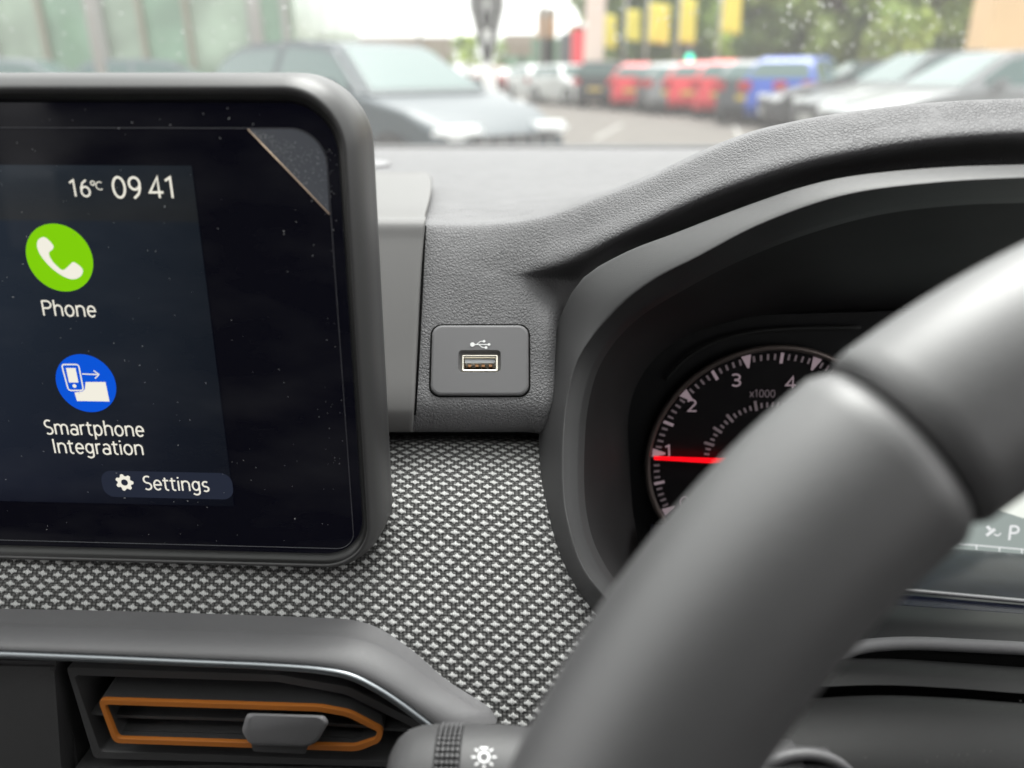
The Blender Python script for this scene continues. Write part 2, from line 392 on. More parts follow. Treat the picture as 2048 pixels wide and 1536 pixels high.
flag(1312, 30, 5, 85, 42, 'widest yellow flag over the red parked cars')
flag(1368, 30, -5, 85, 32, 'yellow flag next to the strip of white sky')
flag(1452, 28, -40, 65, 38, 'yellow flag farthest right in front of the light green tree')

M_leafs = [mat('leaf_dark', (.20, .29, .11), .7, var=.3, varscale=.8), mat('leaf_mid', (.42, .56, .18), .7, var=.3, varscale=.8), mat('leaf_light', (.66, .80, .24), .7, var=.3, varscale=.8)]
M_bark = mat('bark', (.09, .07, .05), .9)
def tree(u, Y, h, r, label, tone=0, n=5200, zlow=1.2):
    b = W2(u, Y); e = empty('leafy_tree', b); tag(e, label, 'tree', 'trees beyond the car park')
    bm = bmesh.new(); tube_bm(bm, [b, b+Vector((.1, 0, h*.3)), b+Vector((-.1, .1, h*.75))], .2, 8, True, lambda t: .28*(1-t*.8))
    for k in range(6):
        a = random.uniform(0, 6.28); z = random.uniform(.3, .6)*h
        tube_bm(bm, [b+Vector((0, 0, z)), b+Vector((math.cos(a)*r*.4, math.sin(a)*r*.4, z+h*.12)), b+Vector((math.cos(a)*r*.75, math.sin(a)*r*.75, z+h*.2))], .08, 6, True, lambda t: .1*(1-t*.8))
    obj('trunk', bm, M_bark, e)
    bm = bmesh.new(); cl = []
    for k in range(26):
        a = random.uniform(0, 6.28); q = r*random.random()**.5*.8; z = random.uniform(zlow+.5, h)
        q *= math.sqrt(max(.05, 1-((z-h*.5)/(h*.58))**2)); cl.append((b+Vector((math.cos(a)*q, math.sin(a)*q, z)), random.uniform(.18, .36)*r, random.random()))
    for k in range(n):
        c, cr_, tn = random.choice(cl); v = Vector([random.gauss(0, 1) for _ in range(3)]).normalized()*cr_*random.uniform(.5, 1.05)
        p = c+v; s = random.uniform(.18, .36); ax = Vector([random.gauss(0, 1) for _ in range(3)]).normalized(); bx_ = ax.cross(Vector((.3, .5, .8))).normalized()
        f = bm.faces.new([bm.verts.new(p+ax*s), bm.verts.new(p+bx_*s*.6), bm.verts.new(p-ax*s), bm.verts.new(p-bx_*s*.6)])
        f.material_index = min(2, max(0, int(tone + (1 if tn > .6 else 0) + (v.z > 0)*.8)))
    obj('crown', bm, M_leafs, e, smooth=False, recalc=False)
tree(1235, 46, 7.5, 3.6, 'dark tree behind the left yellow flags')
tree(1330, 48, 7.0, 3.2, 'dark tree behind the widest yellow flag')
tree(1485, 40, 3.6, 1.8, 'light green young tree right of the white sky strip', 2)
tree(1560, 34, 8.5, 2.7, 'grey green tall tree behind the blue parked car', 0)
tree(1650, 32, 8.5, 2.6, 'yellow green tree behind the dark parked car', 1)
tree(1735, 33, 9, 2.8, 'green tree with dark gaps above the silver estate car', 0)
tree(1825, 31, 9, 2.7, 'bright green tree above the roof of the silver estate car', 1)
tree(1915, 32, 9, 2.7, 'green tree beside the tan clad building', 1)
tree(1445, 60, 5.0, 2.0, 'small far tree seen under the yellow flag', 1)
tree(935, 80, 4.2, 1.8, 'small round far tree left of the emblem sign', 1, 500)
tree(1012, 80, 4.2, 1.8, 'small round far tree right of the emblem sign', 1, 500)
bm = bmesh.new()
for k in range(5000):
    x = random.uniform(-3, 40); y = random.uniform(50, 56); z = random.uniform(0, 2.6+.5*math.sin(x*.7)); p = Vector((x+ .35*y*0+8, y, z)); ax = Vector([random.gauss(0, 1) for _ in range(3)]).normalized()*.4; b2 = ax.cross(Vector((.2, .6, .7)))
    f = bm.faces.new([bm.verts.new(p+ax), bm.verts.new(p+b2), bm.verts.new(p-ax), bm.verts.new(p-b2)]); f.material_index = random.choice((0, 0, 1))
tag(obj('hedge', bm, M_leafs, smooth=False, recalc=False), 'continuous dark hedge running behind the parked cars', 'hedge', kind='stuff')
M_tan = mat('tan_cladding', (1.0, .68, .38), .7, var=.08, varscale=.6)
e = empty('tan_building', W2(2060, 17)); tag(e, 'warm tan clad building at the right edge beside the trees', 'building')
xa = W2(1962, 17).x; box('wall', (xa+4, 17.4, 3.5), (8, .8, 7), M_tan, e)
for k in range(3): box('window', (xa+3+k*2.0, 16.98, 4.2), (1.1, .08, 1.4), M_bglass, e)
box('parapet', (xa+4, 17.4, 7.12), (8.3, 1.1, .24), M_cream, e)
# small green signal lamp
tl = empty('traffic_light', W2(1375, 27)); tag(tl, 'green traffic signal glowing above the red parked cars', 'traffic light')
x = W2(1375, 27).x; tube('post', [Vector((x, 27, 0)), Vector((x, 27, 1.5))], .05, M_post, tl, 8)
box('signal_head', (x, 27, 1.72), (.28, .25, .55), M_post, tl)
bm = bmesh.new(); bmesh.ops.create_uvsphere(bm, u_segments=12, v_segments=8, radius=.12); bmesh.ops.translate(bm, vec=(x, 26.86, zat(117, 27)), verts=bm.verts)
obj('lamp', bm, mat('green_lamp', (.02, .3, .2), .3, emit=(.02, .7, .45), es=1.2), tl)

# ---------------------------------------------------------------- parked cars
M_cglass = mat('car_window_glass', (.11, .17, .165), .12, .3)
M_tyre = mat('tyre_rubber', (.015, .015, .016), .8); M_rim = mat('alloy_rim', (.40, .40, .41), .3, metal=.7)
M_hl = mat('headlight_glass', (1.1, 1.12, 1.13), .1, .8); M_tlm = mat('tail_light_red', (.55, .02, .03), .2, .6)
M_py = mat('yellow_number_plate', (.65, .45, .05), .5); M_pw = mat('white_number_plate', (.5, .5, .48), .5)
M_trimb = mat('black_car_trim', (.02, .02, .022), .5)
def car(paint, kind='hatch', h=1.46, L=4.3, Wd=1.78):
    """built in its own space: nose at +x, ground z=0. returns list of (name, bmesh, material, smooth, children)"""
    hl = L/2
    def prof_body():   # lower body outline side view
        return [(-hl, .42), (-hl+.02, .78), (-hl+.12, .98), (-hl+.55, 1.02), (hl-1.55, .98), (hl-1.2, .955), (hl-.55, .84), (hl-.14, .68), (hl, .55), (hl-.03, .30), (hl-.2, .2), (-hl+.2, .22)]
    bm = bmesh.new(); secs = []
    pr = prof_body()
    for (k, s) in ((-1, .90), (-.97, .985), (-.8, 1.0), (.8, 1.0), (.97, .985), (1, .90)):
        ring = []
        for (x, z) in pr:
            zz = .6+(z-.6)*s; tap = 1-.10*max(0, (abs(x)-hl*.62)/(hl*.38))**2
            ring.append(bm.verts.new((x*(.99 if abs(k) == 1 else 1)*tap if abs(k) >= .97 else x, k*Wd/2*tap, zz)))
        secs.append(ring)
    n = len(pr)
    for i in range(len(secs)-1):
        for j in range(n): bm.faces.new((secs[i][j], secs[i][(j+1) % n], secs[i+1][(j+1) % n], secs[i+1][j]))
    bm.faces.new(secs[0][::-1]); bm.faces.new(secs[-1])
    body = bm
    # greenhouse
    if kind == 'hatch': top = [(-hl+.10, .98), (-hl+.42, h-.12), (-hl+.75, h-.02), (-.35, h), (.30, h-.05), (hl-1.15, .965)]
    else: top = [(-hl+.08, .98), (-hl+.22, h-.10), (-hl+.5, h-.02), (-.35, h), (.25, h-.04), (hl-1.20, .965)]
    def band(off, y_in, zs=1):
        return top
    bm = bmesh.new(); sec = []
    for (k, wy) in ((-1, 1), (1, 1)):
        ring = []
        for (x, z) in top:
            t = (z-.96)/(h-.96); ring.append(bm.verts.new((x, k*(Wd/2-.06-.25*t), z)))
        sec.append(ring)
    n = len(top)
    for j in range(n-1): bm.faces.new((sec[0][j], sec[0][j+1], sec[1][j+1], sec[1][j]))
    bm.faces.new(sec[0][::-1]); bm.faces.new(sec[1])
    bmesh.ops.bevel(bm, geom=bm.edges[:], offset=.05, segments=2, affect='EDGES')
    cabin = bm
    # side windows, windscreen, rear window
    wins = []
    for k in (-1, 1):
        for (a, b_) in ((.03, .47), (.51, .97)):
            x0, x1 = -hl+.28, hl-1.38; bm = bmesh.new(); pts = []
            def up(x):
                for q in range(len(top)-1):
                    if top[q][0] <= x <= top[q+1][0]:
                        f = (x-top[q][0])/(top[q+1][0]-top[q][0]); return top[q][1]+(top[q+1][1]-top[q][1])*f
                return .98
            N_ = 7; lo = []; hi = []
            for q in range(N_+1):
                x = x0+(x1-x0)*(a+(b_-a)*q/N_); zt = max(1.01, up(x)-.075); 
                for (lst, z) in ((lo, 1.0), (hi, zt)):
                    t = (z-.96)/(h-.96); lst.append(bm.verts.new((x, k*(Wd/2-.06-.25*t+.006), z)))
            for q in range(N_): bm.faces.new((lo[q], lo[q+1], hi[q+1], hi[q]))
            wins.append(('side_window', bm, M_cglass))
    def cross(i0, f0, f1, nm):
        a, b_ = Vector((top[i0][0], 0, top[i0][1])), Vector((top[i0+1][0], 0, top[i0+1][1])); d = (b_-a); nrm = Vector((-d.z, 0, d.x)).normalized()
        bm = bmesh.new(); vs = []
        for f in (f0, f1):
            p = a+d*f+nrm*.008; t = (p.z-.96)/(h-.96); w = Wd/2-.06-.25*t-.09; vs.append((p, w))
        q = [bm.verts.new((vs[0][0].x, -vs[0][1], vs[0][0].z)), bm.verts.new((vs[0][0].x, vs[0][1], vs[0][0].z)), bm.verts.new((vs[1][0].x, vs[1][1], vs[1][0].z)), bm.verts.new((vs[1][0].x, -vs[1][1], vs[1][0].z))]
        bm.faces.new(q); wins.append((nm, bm, M_cglass))
    cross(4, .06, .93, 'windscreen'); cross(0, .12, .95, 'rear_window')
    parts = [('body', body, paint, True), ('cabin', cabin, paint, True)] + [(a, b_, c, False) for a, b_, c in wins]
    for k in (-1, 1):
        bm = bmesh.new(); v = box_bm(bm, Vector((hl-.21, k*(Wd/2-.32), .66)), (.34, .42, .12), Matrix.Rotation(k*-.28, 3, 'Z')); bmesh.ops.bevel(bm, geom=bm.edges[:], offset=.04, segments=2, affect='EDGES')
        parts.append(('headlight', bm, M_hl, True))
        bm = bmesh.new(); box_bm(bm, Vector((-hl+.08, k*(Wd/2-.18), .86)), (.2, .30, .22)); bmesh.ops.bevel(bm, geom=bm.edges[:], offset=.03, segments=2, affect='EDGES')
        parts.append(('tail_light', bm, M_tlm, True))
        bm = bmesh.new(); box_bm(bm, Vector((hl-1.55, k*(Wd/2+.08), 1.02)), (.14, .2, .13)); bmesh.ops.bevel(bm, geom=bm.edges[:], offset=.03, segments=2, affect='EDGES')
        parts.append(('door_mirror', bm, paint, True))
    bm = bmesh.new(); box_bm(bm, Vector((hl-.035, 0, .50)), (.06, 1.15, .26)); bmesh.ops.bevel(bm, geom=bm.edges[:], offset=.02, segments=2, affect='EDGES'); parts.append(('grille', bm, M_trimb, True))
    for j in range(5):
        bm = bmesh.new(); box_bm(bm, Vector((hl+.0, -.44+j*.22, .52)), (.03, .03, .2)); parts.append(('grille_bar', bm, M_rim, False))
    bm = bmesh.new(); box_bm(bm, Vector((hl+.012, 0, .37)), (.02, .52, .11)); parts.append(('front_plate', bm, M_pw, False))
    bm = bmesh.new(); box_bm(bm, Vector((-hl-.012, 0, .62)), (.02, .52, .12)); parts.append(('rear_plate', bm, M_py, False))
    wh = []
    for x in (-hl+.78, hl-.82):
        for k in (-1, 1):
            bm = bmesh.new(); bmesh.ops.create_cone(bm, cap_ends=True, segments=24, radius1=.325, radius2=.325, depth=.22)
            bmesh.ops.rotate(bm, matrix=Matrix.Rotation(math.pi/2, 3, 'X'), verts=bm.verts); bmesh.ops.translate(bm, vec=(x, k*(Wd/2-.10), .325), verts=bm.verts)
            bmesh.ops.bevel(bm, geom=[e_ for e_ in bm.edges if len(e_.link_faces) == 2 and e_.calc_face_angle(0) > 1], offset=.03, segments=2, affect='EDGES')
            b2 = bmesh.new()
            bmesh.ops.create_cone(b2, cap_ends=True, segments=20, radius1=.20, radius2=.20, depth=.23)
            bmesh.ops.rotate(b2, matrix=Matrix.Rotation(math.pi/2, 3, 'X'), verts=b2.verts); bmesh.ops.translate(b2, vec=(x, k*(Wd/2-.10), .325), verts=b2.verts)
            wh.append((bm, b2))
    return parts, wh
PROTO = {}
def put_car(color, u, Y, hd, label, kind='hatch', h=1.46, rough=.3, paintname='car_paint', L=4.3, anchor=0):
    key = (color, kind, h)
    pt = mat(paintname, color, rough, .35, coat=.12)
    hd = math.radians(hd)
    loc = W2(u, Y) - Vector((math.cos(hd), math.sin(hd), 0))*anchor*L/2
    e = empty('parked_car', loc, hd); tag(e, label, 'car', 'cars parked outside')
    k2 = (kind, h, L)
    if k2 not in PROTO:
        parts, wh = car(pt, kind, h, L); rec = []
        for nm, bm, m, sm in parts:
            o = lobj(nm, bm, m, e, True); sharp(o, 40); rec.append((o, m is pt, None))
        for bm, b2 in wh:
            o = lobj('wheel', bm, M_tyre, e, True); sharp(o, 50); r = lobj('rim', b2, M_rim, o, True); sharp(r, 50); rec.append((o, False, r))
        PROTO[k2] = rec
    else:
        for (o, ip, r) in PROTO[k2]:
            c = o.copy(); COL.objects.link(c); c.parent = e
            if ip:
                c.data = o.data.copy(); c.data.materials[0] = pt
            if r is not None:
                d = r.copy(); COL.objects.link(d); d.parent = c
    return e
put_car((.045, .066, .080), 1038, 7.35, -43, 'slate grey hatchback across the road, nose towards the right', rough=.42, anchor=1, L=4.4)
put_car((.06, .07, .07), 800, 14.5, -35, 'dark car half hidden behind the slate grey hatchback', h=1.5, L=4.4)
put_car((.8, .81, .82), 1080, 35, -70, 'white parked car farthest left in the row')
put_car((.8, .81, .82), 1140, 32, -65, 'white parked car beside the pink totem sign')
put_car((.03, .03, .035), 1236, 30, 62, 'black car with a yellow rear plate beside the white cars', kind='suv', h=1.55)
put_car((.85, .025, .045), 1312, 28, 60, 'red car under the widest yellow flag, farthest of the red ones')
put_car((.10, .10, .11), 1366, 26.5, 60, 'darker grey car directly right of the farthest red car')
put_car((.85, .025, .045), 1428, 25, 60, 'middle one of the three red cars in the row')
put_car((.85, .025, .045), 1494, 23, 58, 'nearest of the red cars, beside the blue one', h=1.48)
put_car((.25, .26, .27), 1388, 25.4, 61, 'light silver car directly left of the middle red car', h=1.44)
put_car((.04, .045, .055), 1552, 20.6, 57, 'dark blue grey car with a yellow rear plate next to the bright blue one', h=1.45)
put_car((.03, .10, .55), 1606, 20.2, 56, 'bright blue car with a red tail light', h=1.5)
put_car((.07, .07, .075), 1745, 17.2, 172, 'dark grey car between the bright blue car and the silver estate', h=1.42)
put_car((.17, .18, .19), 1850, 15.2, 185, 'silver grey estate parked beneath the trees', kind='suv', h=1.52)
put_car((.27, .28, .29), 2000, 11.2, 183, 'near white car at the right edge beneath the tan building', h=1.44)
put_car((.30, .02, .02), 1003, 52, -60, 'tiny dark red car far off beneath the emblem sign')
put_car((.25, .28, .30), 60, 19.5, 5, 'pale car standing before the showroom at the far left')
put_car((.16, .19, .21), 330, 21, 8, 'grey car in front of the showroom glass')

XS_[0] = 1.0
# ---------------------------------------------------------------- own car: shell, roof, windscreen
M_head = mat('grey_headliner', (.30, .29, .28), .9); M_door = mat('door_card', (.05, .05, .05), .7); M_seat = mat('seat_cloth', (.035, .034, .034), .9)
cs = empty('car_shell', (-.11, -.5, 0)); tag(cs, 'roof, pillars and doors of the car around the dashboard', 'car body')
XL, XR = -.88, .66
box('headliner', ((XL+XR)/2, -1.02, 1.66), (XR-XL, 1.56, .05), M_head, cs)
for x in (XL, XR):
    box('door_panel', (x, -.25, .66), (.06, 2.3, .70), M_door, cs)
    tube('windscreen_pillar', [Vector((x, .90, 1.03)), Vector((x, .4, 1.36)), Vector((x, -.22, 1.64))], .035, M_door, cs, 10)
    box('door_pillar', (x, -.62, 1.32), (.06, .14, .62), M_door, cs)
    box('rear_quarter_blocker', (x, -1.35, 1.3), (.06, .9, .66), M_door, cs)  # unseen, widened over the rear side window to cut light
box('floor_pan', ((XL+XR)/2, -.3, .30), (XR-XL, 2.4, .05), M_door, cs)
box('rear_bulkhead_blocker', ((XL+XR)/2, -1.8, .98), (XR-XL, .08, 1.36), M_seat, cs)  # unseen, raised to the roof to block light from the rear
box('bonnet', ((XL+XR)/2, 1.55, .88), (XR-XL, 1.05, .1), mat('own_bonnet_paint', (.12, .12, .12), .4, coat=.5), cs, bev=.03)
for i, x in enumerate((-.40, .30)):
    st = empty('front_seat', (x, -.62, .4)); tag(st, ('passenger seat' if i == 0 else 'driver seat')+' with dark cloth cover behind the camera', 'seat')
    box('seat_back', (x, -.66, .85), (.50, .16, .62), M_seat, st, bev=.05); box('headrest', (x, -.70, 1.27), (.26, .10, .2), M_seat, st, bev=.04)
    box('seat_cushion', (x, -.38, .50), (.50, .50, .16), M_seat, st, bev=.05)
M_ws = glass_mat('windscreen_glass', (.93, .96, .94), dust=.045, refl=.15)
ws = empty('windscreen', (-.11, .86, 1.06)); tag(ws, 'clear windscreen with fine droplets above the dashboard', 'windscreen')
wa, wb = Vector((0, .875, 1.065)), Vector((0, -.235, 1.65))
bm = bmesh.new(); bm.faces.new([bm.verts.new(q) for q in ((XL, wa.y, wa.z), (XR, wa.y, wa.z), (XR, wb.y, wb.z), (XL, wb.y, wb.z))]); obj('glass_pane', bm, M_ws, ws, smooth=False)
wpl = Plane(wa, Vector((1, 0, 0)), wa-wb)
M_drop = mat('water_droplet', (.55, .60, .60), .08, .8); 
def drops(u0, v0, u1, v1, n, r0, r1, bm):
    for k in range(n):
        u = random.uniform(u0, u1); v = random.uniform(v0, v1); c = wpl.hit(u, v, -.002); r = random.uniform(r0, r1)
        g = bmesh.ops.create_icosphere(bm, subdivisions=1, radius=r); bmesh.ops.translate(bm, vec=c, verts=g['verts'])
def glassy(name):
    m = bpy.data.materials.new(name); m.use_nodes = True; b = m.node_tree.nodes['Principled BSDF']; b.inputs['Transmission Weight'].default_value = 1
    b.inputs['Roughness'].default_value = 0; b.inputs['IOR'].default_value = 1.33; return m
bm = bmesh.new(); drops(1560, -20, 1935, 115, 120, .0004, .0010, bm); drops(1330, -20, 1600, 100, 26, .0004, .0008, bm); drops(0, -20, 760, 110, 60, .0005, .0009, bm); drops(760, -20, 1330, 60, 14, .0005, .0009, bm)
o = obj('droplets', bm, glassy('droplet_glass'), ws); o['kind'] = 'stuff'

# ---------------------------------------------------------------- dashboard
D = empty('dashboard', (0, .3, .95)); tag(D, 'grey grained dashboard with patterned cloth trim and raised instrument hood', 'dashboard')
pa, pb = P(960, 552, .2905), P(960, 868, .2735)
fpl = Plane(pa, Vector((1, 0, 0)), pb-pa)
def FP(u, v, h=0): return fpl.hit(u, v, h)
def proj(p):
    q = p-CP; z = q.dot(FW); return (1024+F*q.dot(RT)/z, 768-F*q.dot(UP)/z)
RING = [(1900, 1500), (1400, 1380), (1285, 1290), (1184, 1190), (1141, 1124), (1117, 1050), (1104, 960), (1103, 870), (1112, 780), (1133, 690), (1180, 610), (1275, 540), (1360, 495), (1440, 460), (1519, 425), (1690, 372), (1861, 350), (2048, 343), (2600, 340), (2600, 1500)]
def inside(x, y, poly):
    c = False; j = len(poly)-1
    for i in range(len(poly)):
        if (poly[i][1] > y) != (poly[j][1] > y) and x < (poly[j][0]-poly[i][0])*(y-poly[i][1])/(poly[j][1]-poly[i][1])+poly[i][0]: c = not c
        j = i
    return c
def open_in_ring(bm):
    kill = [f for f in bm.faces if inside(*proj(f.calc_center_median()), RING)]
    bmesh.ops.delete(bm, geom=kill, context='FACES')
cols = [  # L1(u,v,d)  L2(u,v,d)  r6(u,v,d)
 (-500, 449, .300, -500, 545, .2915, -500, 552, 0), (300, 449, .300, 300, 545, .2915, 300, 552, 0), (700, 449, .300, 700, 545, .2915, 700, 552, 0),
 (848, 448, .300, 845, 545, .2915, 845, 552, 0), (930, 449, .300, 930, 545, .2915, 930, 552, 0), (1010, 445, .299, 1005, 545, .2910, 1005, 553, 0),
 (1065, 437, .297, 1060, 541, .289, 1055, 556, 0), (1130, 420, .294, 1118, 528, .285, 1108, 560, .2925),
 (1190, 398, .289, 1175, 504, .279, 1160, 560, .302), (1260, 372, .282, 1250, 466, .271, 1245, 500, .305), (1348, 335, .273, 1348, 421, .262, 1348, 462, .300),
 (1430, 297, .265, 1430, 385, .254, 1430, 430, .295), (1519, 263, .257, 1519, 353, .246, 1519, 396, .288), (1600, 243, .250, 1600, 328, .239, 1600, 370, .282),
 (1690, 227, .244, 1690, 308, .233, 1690, 350, .276), (1861, 206, .234, 1861, 280, .223, 1861, 332, .268), (2048, 197, .227, 2048, 267, .216, 2048, 325, .262), (2350, 194, .222, 2350, 262, .211, 2350, 320, .258)]
R = [[] for _ in range(14)]
for (a, b_, c, d, e_, f, g, h_, i_) in cols:
    L1 = P(a, b_, c); L2 = P(d, e_, f) if a > 1060 else FP(d, e_)
    hood = min(1, max(0, (a-1050)/250))
    R[0].append(Vector((L1.x*2.9, .93, CH-.082))); R[1].append(Vector((L1.x*2.3, .74, CH-.073)))
    R[2].append(Vector((L1.x*1.55+.0, .50, CH-.066+.0*hood)))
    R[3].append(Vector((L1.x*1.12, L1.y+.09, L1.z-.004-.012*hood)))
    R[4].append(L1+Vector((0, .014, -.0006-.0008*hood)))
    R[5].append(L1+Vector((0, .0025, -.0001)))
    R[6].append(L1.lerp(L2, .06)+Vector((0, -.0003, .0002)))
    R[7].append(L1.lerp(L2, .5)+Vector((0, -.0008, .0004)))
    R[8].append(L2)
    if i_ == 0:
        R[9].append(FP(g, h_)); R[10].append(FP(g, 640)); R[11].append(FP(g, 740)); R[12].append(FP(g, 818, -.0006)); 
        q = FP(g, 862, -.0075); R[13].append(q)
    else:
        q = P(g, h_, i_+.018*hood); R[9].append(q)
        if a < 1150:
            R[10].append(FP(g-8, 640)); R[11].append(FP(g-10, 740)); R[12].append(FP(g-10, 818, -.0006)); R[13].append(FP(g-10, 862, -.0075))
        else:
            for k in (10, 11, 12, 13): R[k].append(P(g, h_+30+6*(k-9), i_+.018*hood+.002*(k-9)))
R.append([p+Vector((0, .012, -.003)) if j < 9 else p+Vector((0, .002, .0)) for j, p in enumerate(R[13])]); R.append([p+Vector((0, .06, -.004)) if j < 9 else p+Vector((0, .004, .0)) for j, p in enumerate(R[13])])
rr = [crn(r, 10) for r in R]
cc = [crn([r[j] for r in rr], 9) for j in range(len(rr[0]))]
rows2 = [[c[i] for c in cc] for i in range(len(cc[0]))]
bm = grid_bm(rows2)
# opening for the socket
hx0, hy0 = fpl.xy(912, 697); hx1, hy1 = fpl.xy(1008, 755)
kill = [f for f in bm.faces if hx0 < (f.calc_center_median()-fpl.o).dot(fpl.u) < hx1 and hy0 < (f.calc_center_median()-fpl.o).dot(fpl.v) < hy1 and abs((f.calc_center_median()-fpl.o).dot(fpl.n)) < .004]
bmesh.ops.delete(bm, geom=kill, context='FACES')
open_in_ring(bm)
facing(obj('top_pad', bm, M_grain, D))
# dark strip at windscreen foot
tube('windscreen_foot_seal', [Vector((XL, .93, CH-.083)), Vector((0, .93, CH-.083)), Vector((XR, .93, CH-.083))], .006, M_dark, D)
box('dash_carrier', ((XL+XR)/2, .40, CH-.45), (XR-XL, .01, .66), M_black, D)
box('dash_underside', ((XL+XR)/2, .64, CH-.125), (XR-XL, .47, .01), M_black, D)
# small sensor dome on the top
bm = bmesh.new(); bmesh.ops.create_uvsphere(bm, u_segments=24, v_segments=12, radius=1); q = P(735, 308, .62); bmesh.ops.scale(bm, vec=(.018, .022, .003), verts=bm.verts); bmesh.ops.translate(bm, vec=Vector((q.x, q.y, CH-.069)), verts=bm.verts); obj('light_sensor', bm, M_soft, D)

# screen mount (raised panel left of the socket)
def mrow(vR, uR, v, dh, back=0):
    out = []
    for u, h in ((560, dh), (640, dh), (720, dh), (770, dh), (800, dh), (815, dh), (uR-6, dh), (uR-2, dh-.0003), (uR, dh-.0012), (uR+.6, -.003)):
        pass
        out.append((u, v, h))
    return out
mr = []
for (v, uR, kind) in ((345, 842, 't'), (348, 856, 't'), (358, 863, 't'), (382, 863, 't'), (415, 856, 't'), (433, 852, 't'), (445, 850, 'f'), (480, 847, 'f'), (560, 841, 'f'), (700, 834, 'f'), (805, 829, 'f'), (830, 827, 'g'), (862, 825, 'j')):
    row = []
    for (u, vv, h) in mrow(0, uR, v, .0026):
        if kind == 't':      # lies on the top of the dash
            r_ = ray(u, vv); t = (FP(800, 437, .0030).z-CH+(h-.0026)-.0012*max(0, (vv-415)/20))/(r_.z); row.append(CP+r_*t)
        else: row.append(FP(u, vv, h+.001-{'f': 0, 'g': .0012, 'j': .0075}[kind]))
    mr.append(row)
# give the upper back edge a wall down
mr.insert(0, [p+Vector((0, .002, -.016)) for p in mr[0]])
mr.append([p+Vector((0, .004, -.002)) for p in mr[-1]]); mr.append([p+Vector((0, .03, -.003)) for p in mr[-2]])
facing(surf('screen_mount', mr, M_mount, D, 5, 5))

# dark seam beside the mount
tube('seam', [FP(851, 452, .0004), FP(849, 480, .0004), FP(845, 560, .0004), FP(838, 700, .0004), FP(830, 830, .0004)], .00045, M_black, D, 6)

# cloth trim
def cloth():
    rws = []
    prof = [(872, .298), (884, .2875), (940, .2745), (1010, .2640), (1100, .2555), (1200, .2485), (1300, .2430), (1400, .2385), (1480, .2355), (1560, .233)]
    for v, d in prof:
        rws.append([P(u, v, d - (.004 if u < 700 else .004*max(0, (800-u)/100)) * 0 + .010*max(0, (u-1200)/300)) for u in (-450, -150, 100, 350, 550, 700, 800, 900, 1000, 1100, 1200, 1320, 1500)])
    rr = [crn(r, 4) for r in rws]; cc = [crn([r[j] for r in rr], 6) for j in range(len(rr[0]))]
    rows = [[c[i] for c in cc] for i in range(len(cc[0]))]
    bm = bmesh.new(); uvl = bm.loops.layers.uv.new('UVMap')
    V = [[bm.verts.new(p) for p in r] for r in rows]
    n = len(rows[0]); mid = n//2
    vy = [0]
    for i in range(1, len(rows)): vy.append(vy[-1]+(rows[i][mid]-rows[i-1][mid]).length)
    uvd = {}
    for i, r in enumerate(rows):
        for j, p in enumerate(r): uvd[V[i][j]] = (p.x, -vy[i])
    for i in range(len(rows)-1):
        for j in range(n-1):
            f = bm.faces.new((V[i][j], V[i][j+1], V[i+1][j+1], V[i+1][j]))
            for l in f.loops: l[uvl].uv = uvd[l.vert]
    open_in_ring(bm)
    vp = [(-2000, 1262), (0, 1262), (400, 1272), (700, 1288), (745, 1300), (815, 1340), (884, 1392), (975, 1446), (985, 2500), (-2000, 2500)]
    bmesh.ops.delete(bm, geom=[f for f in bm.faces if inside(*proj(f.calc_center_median()), vp)], context='FACES')
    o = facing(obj('cloth_trim', bm, M_fabric, D, recalc=False)); o['label'] = 'black cloth trim woven with small white crosses'; return o
cloth()

# ---------------------------------------------------------------- usb socket
U = empty('usb_socket', FP(960, 720)); tag(U, 'square grey plate with a USB port and its white symbol, right of the screen', 'usb socket')
px0, py0 = fpl.xy(862, 649); px1, py1 = fpl.xy(1061, 795)
ix0, iy0 = fpl.xy(918, 703); ix1, iy1 = fpl.xy(1001, 746)
def L_(x0, y0, x1, y1, r, h, n=8): return [fpl.pt(x, y, h) for x, y in rrect(x0, y0, x1, y1, r, n)]
g = .0006
loft('plate_gap', [L_(px0, py0, px1, py1, .0042, .0004), L_(px0+.0012, py0+.0012, px1-.0012, py1-.0012, .0034, .0003)], M_black, U, True, 1)
sharp(loft('plate', [L_(px0+g, py0+g, px1-g, py1-g, .0038, -.001), L_(px0+g, py0+g, px1-g, py1-g, .0038, .0006), L_(px0+g+.0003, py0+g+.0003, px1-g-.0003, py1-g-.0003, .0036, .0010), L_(px0+g+.0009, py0+g+.0009, px1-g-.0009, py1-g-.0009, .0032, .0012),
     L_(ix0-.0002, iy0-.0002, ix1+.0002, iy1+.0002, .0016, .0012), L_(ix0, iy0, ix1, iy1, .0015, .0010)], M_socket, U, True, 1), 14)
sx0, sy0 = fpl.xy(925, 711); sx1, sy1 = fpl.xy(994.5, 742)
loft('port_bezel', [L_(ix0, iy0, ix1, iy1, .0015, .0011), L_(ix0+.0002, iy0+.0002, ix1-.0002, iy1-.0002, .0014, .0000), L_(sx0-.0003, sy0-.0003, sx1+.0003, sy1+.0003, .0004, -.0004)], mat('port_bezel_plastic', G(.13), .4), U, True, 1)
e2 = .0006
loft('metal_shell', [L_(sx0-.0003, sy0-.0003, sx1+.0003, sy1+.0003, .0004, -.0004), L_(sx0-.0002, sy0-.0002, sx1+.0002, sy1+.0002, .0004, .0002), L_(sx0+e2, sy0+e2, sx1-e2, sy1-e2, .0003, .0000), L_(sx0+e2, sy0+e2, sx1-e2, sy1-e2, .0003, -.009)], M_steel, U, True, 1)
def sharp2(o): return sharp(o, 25)
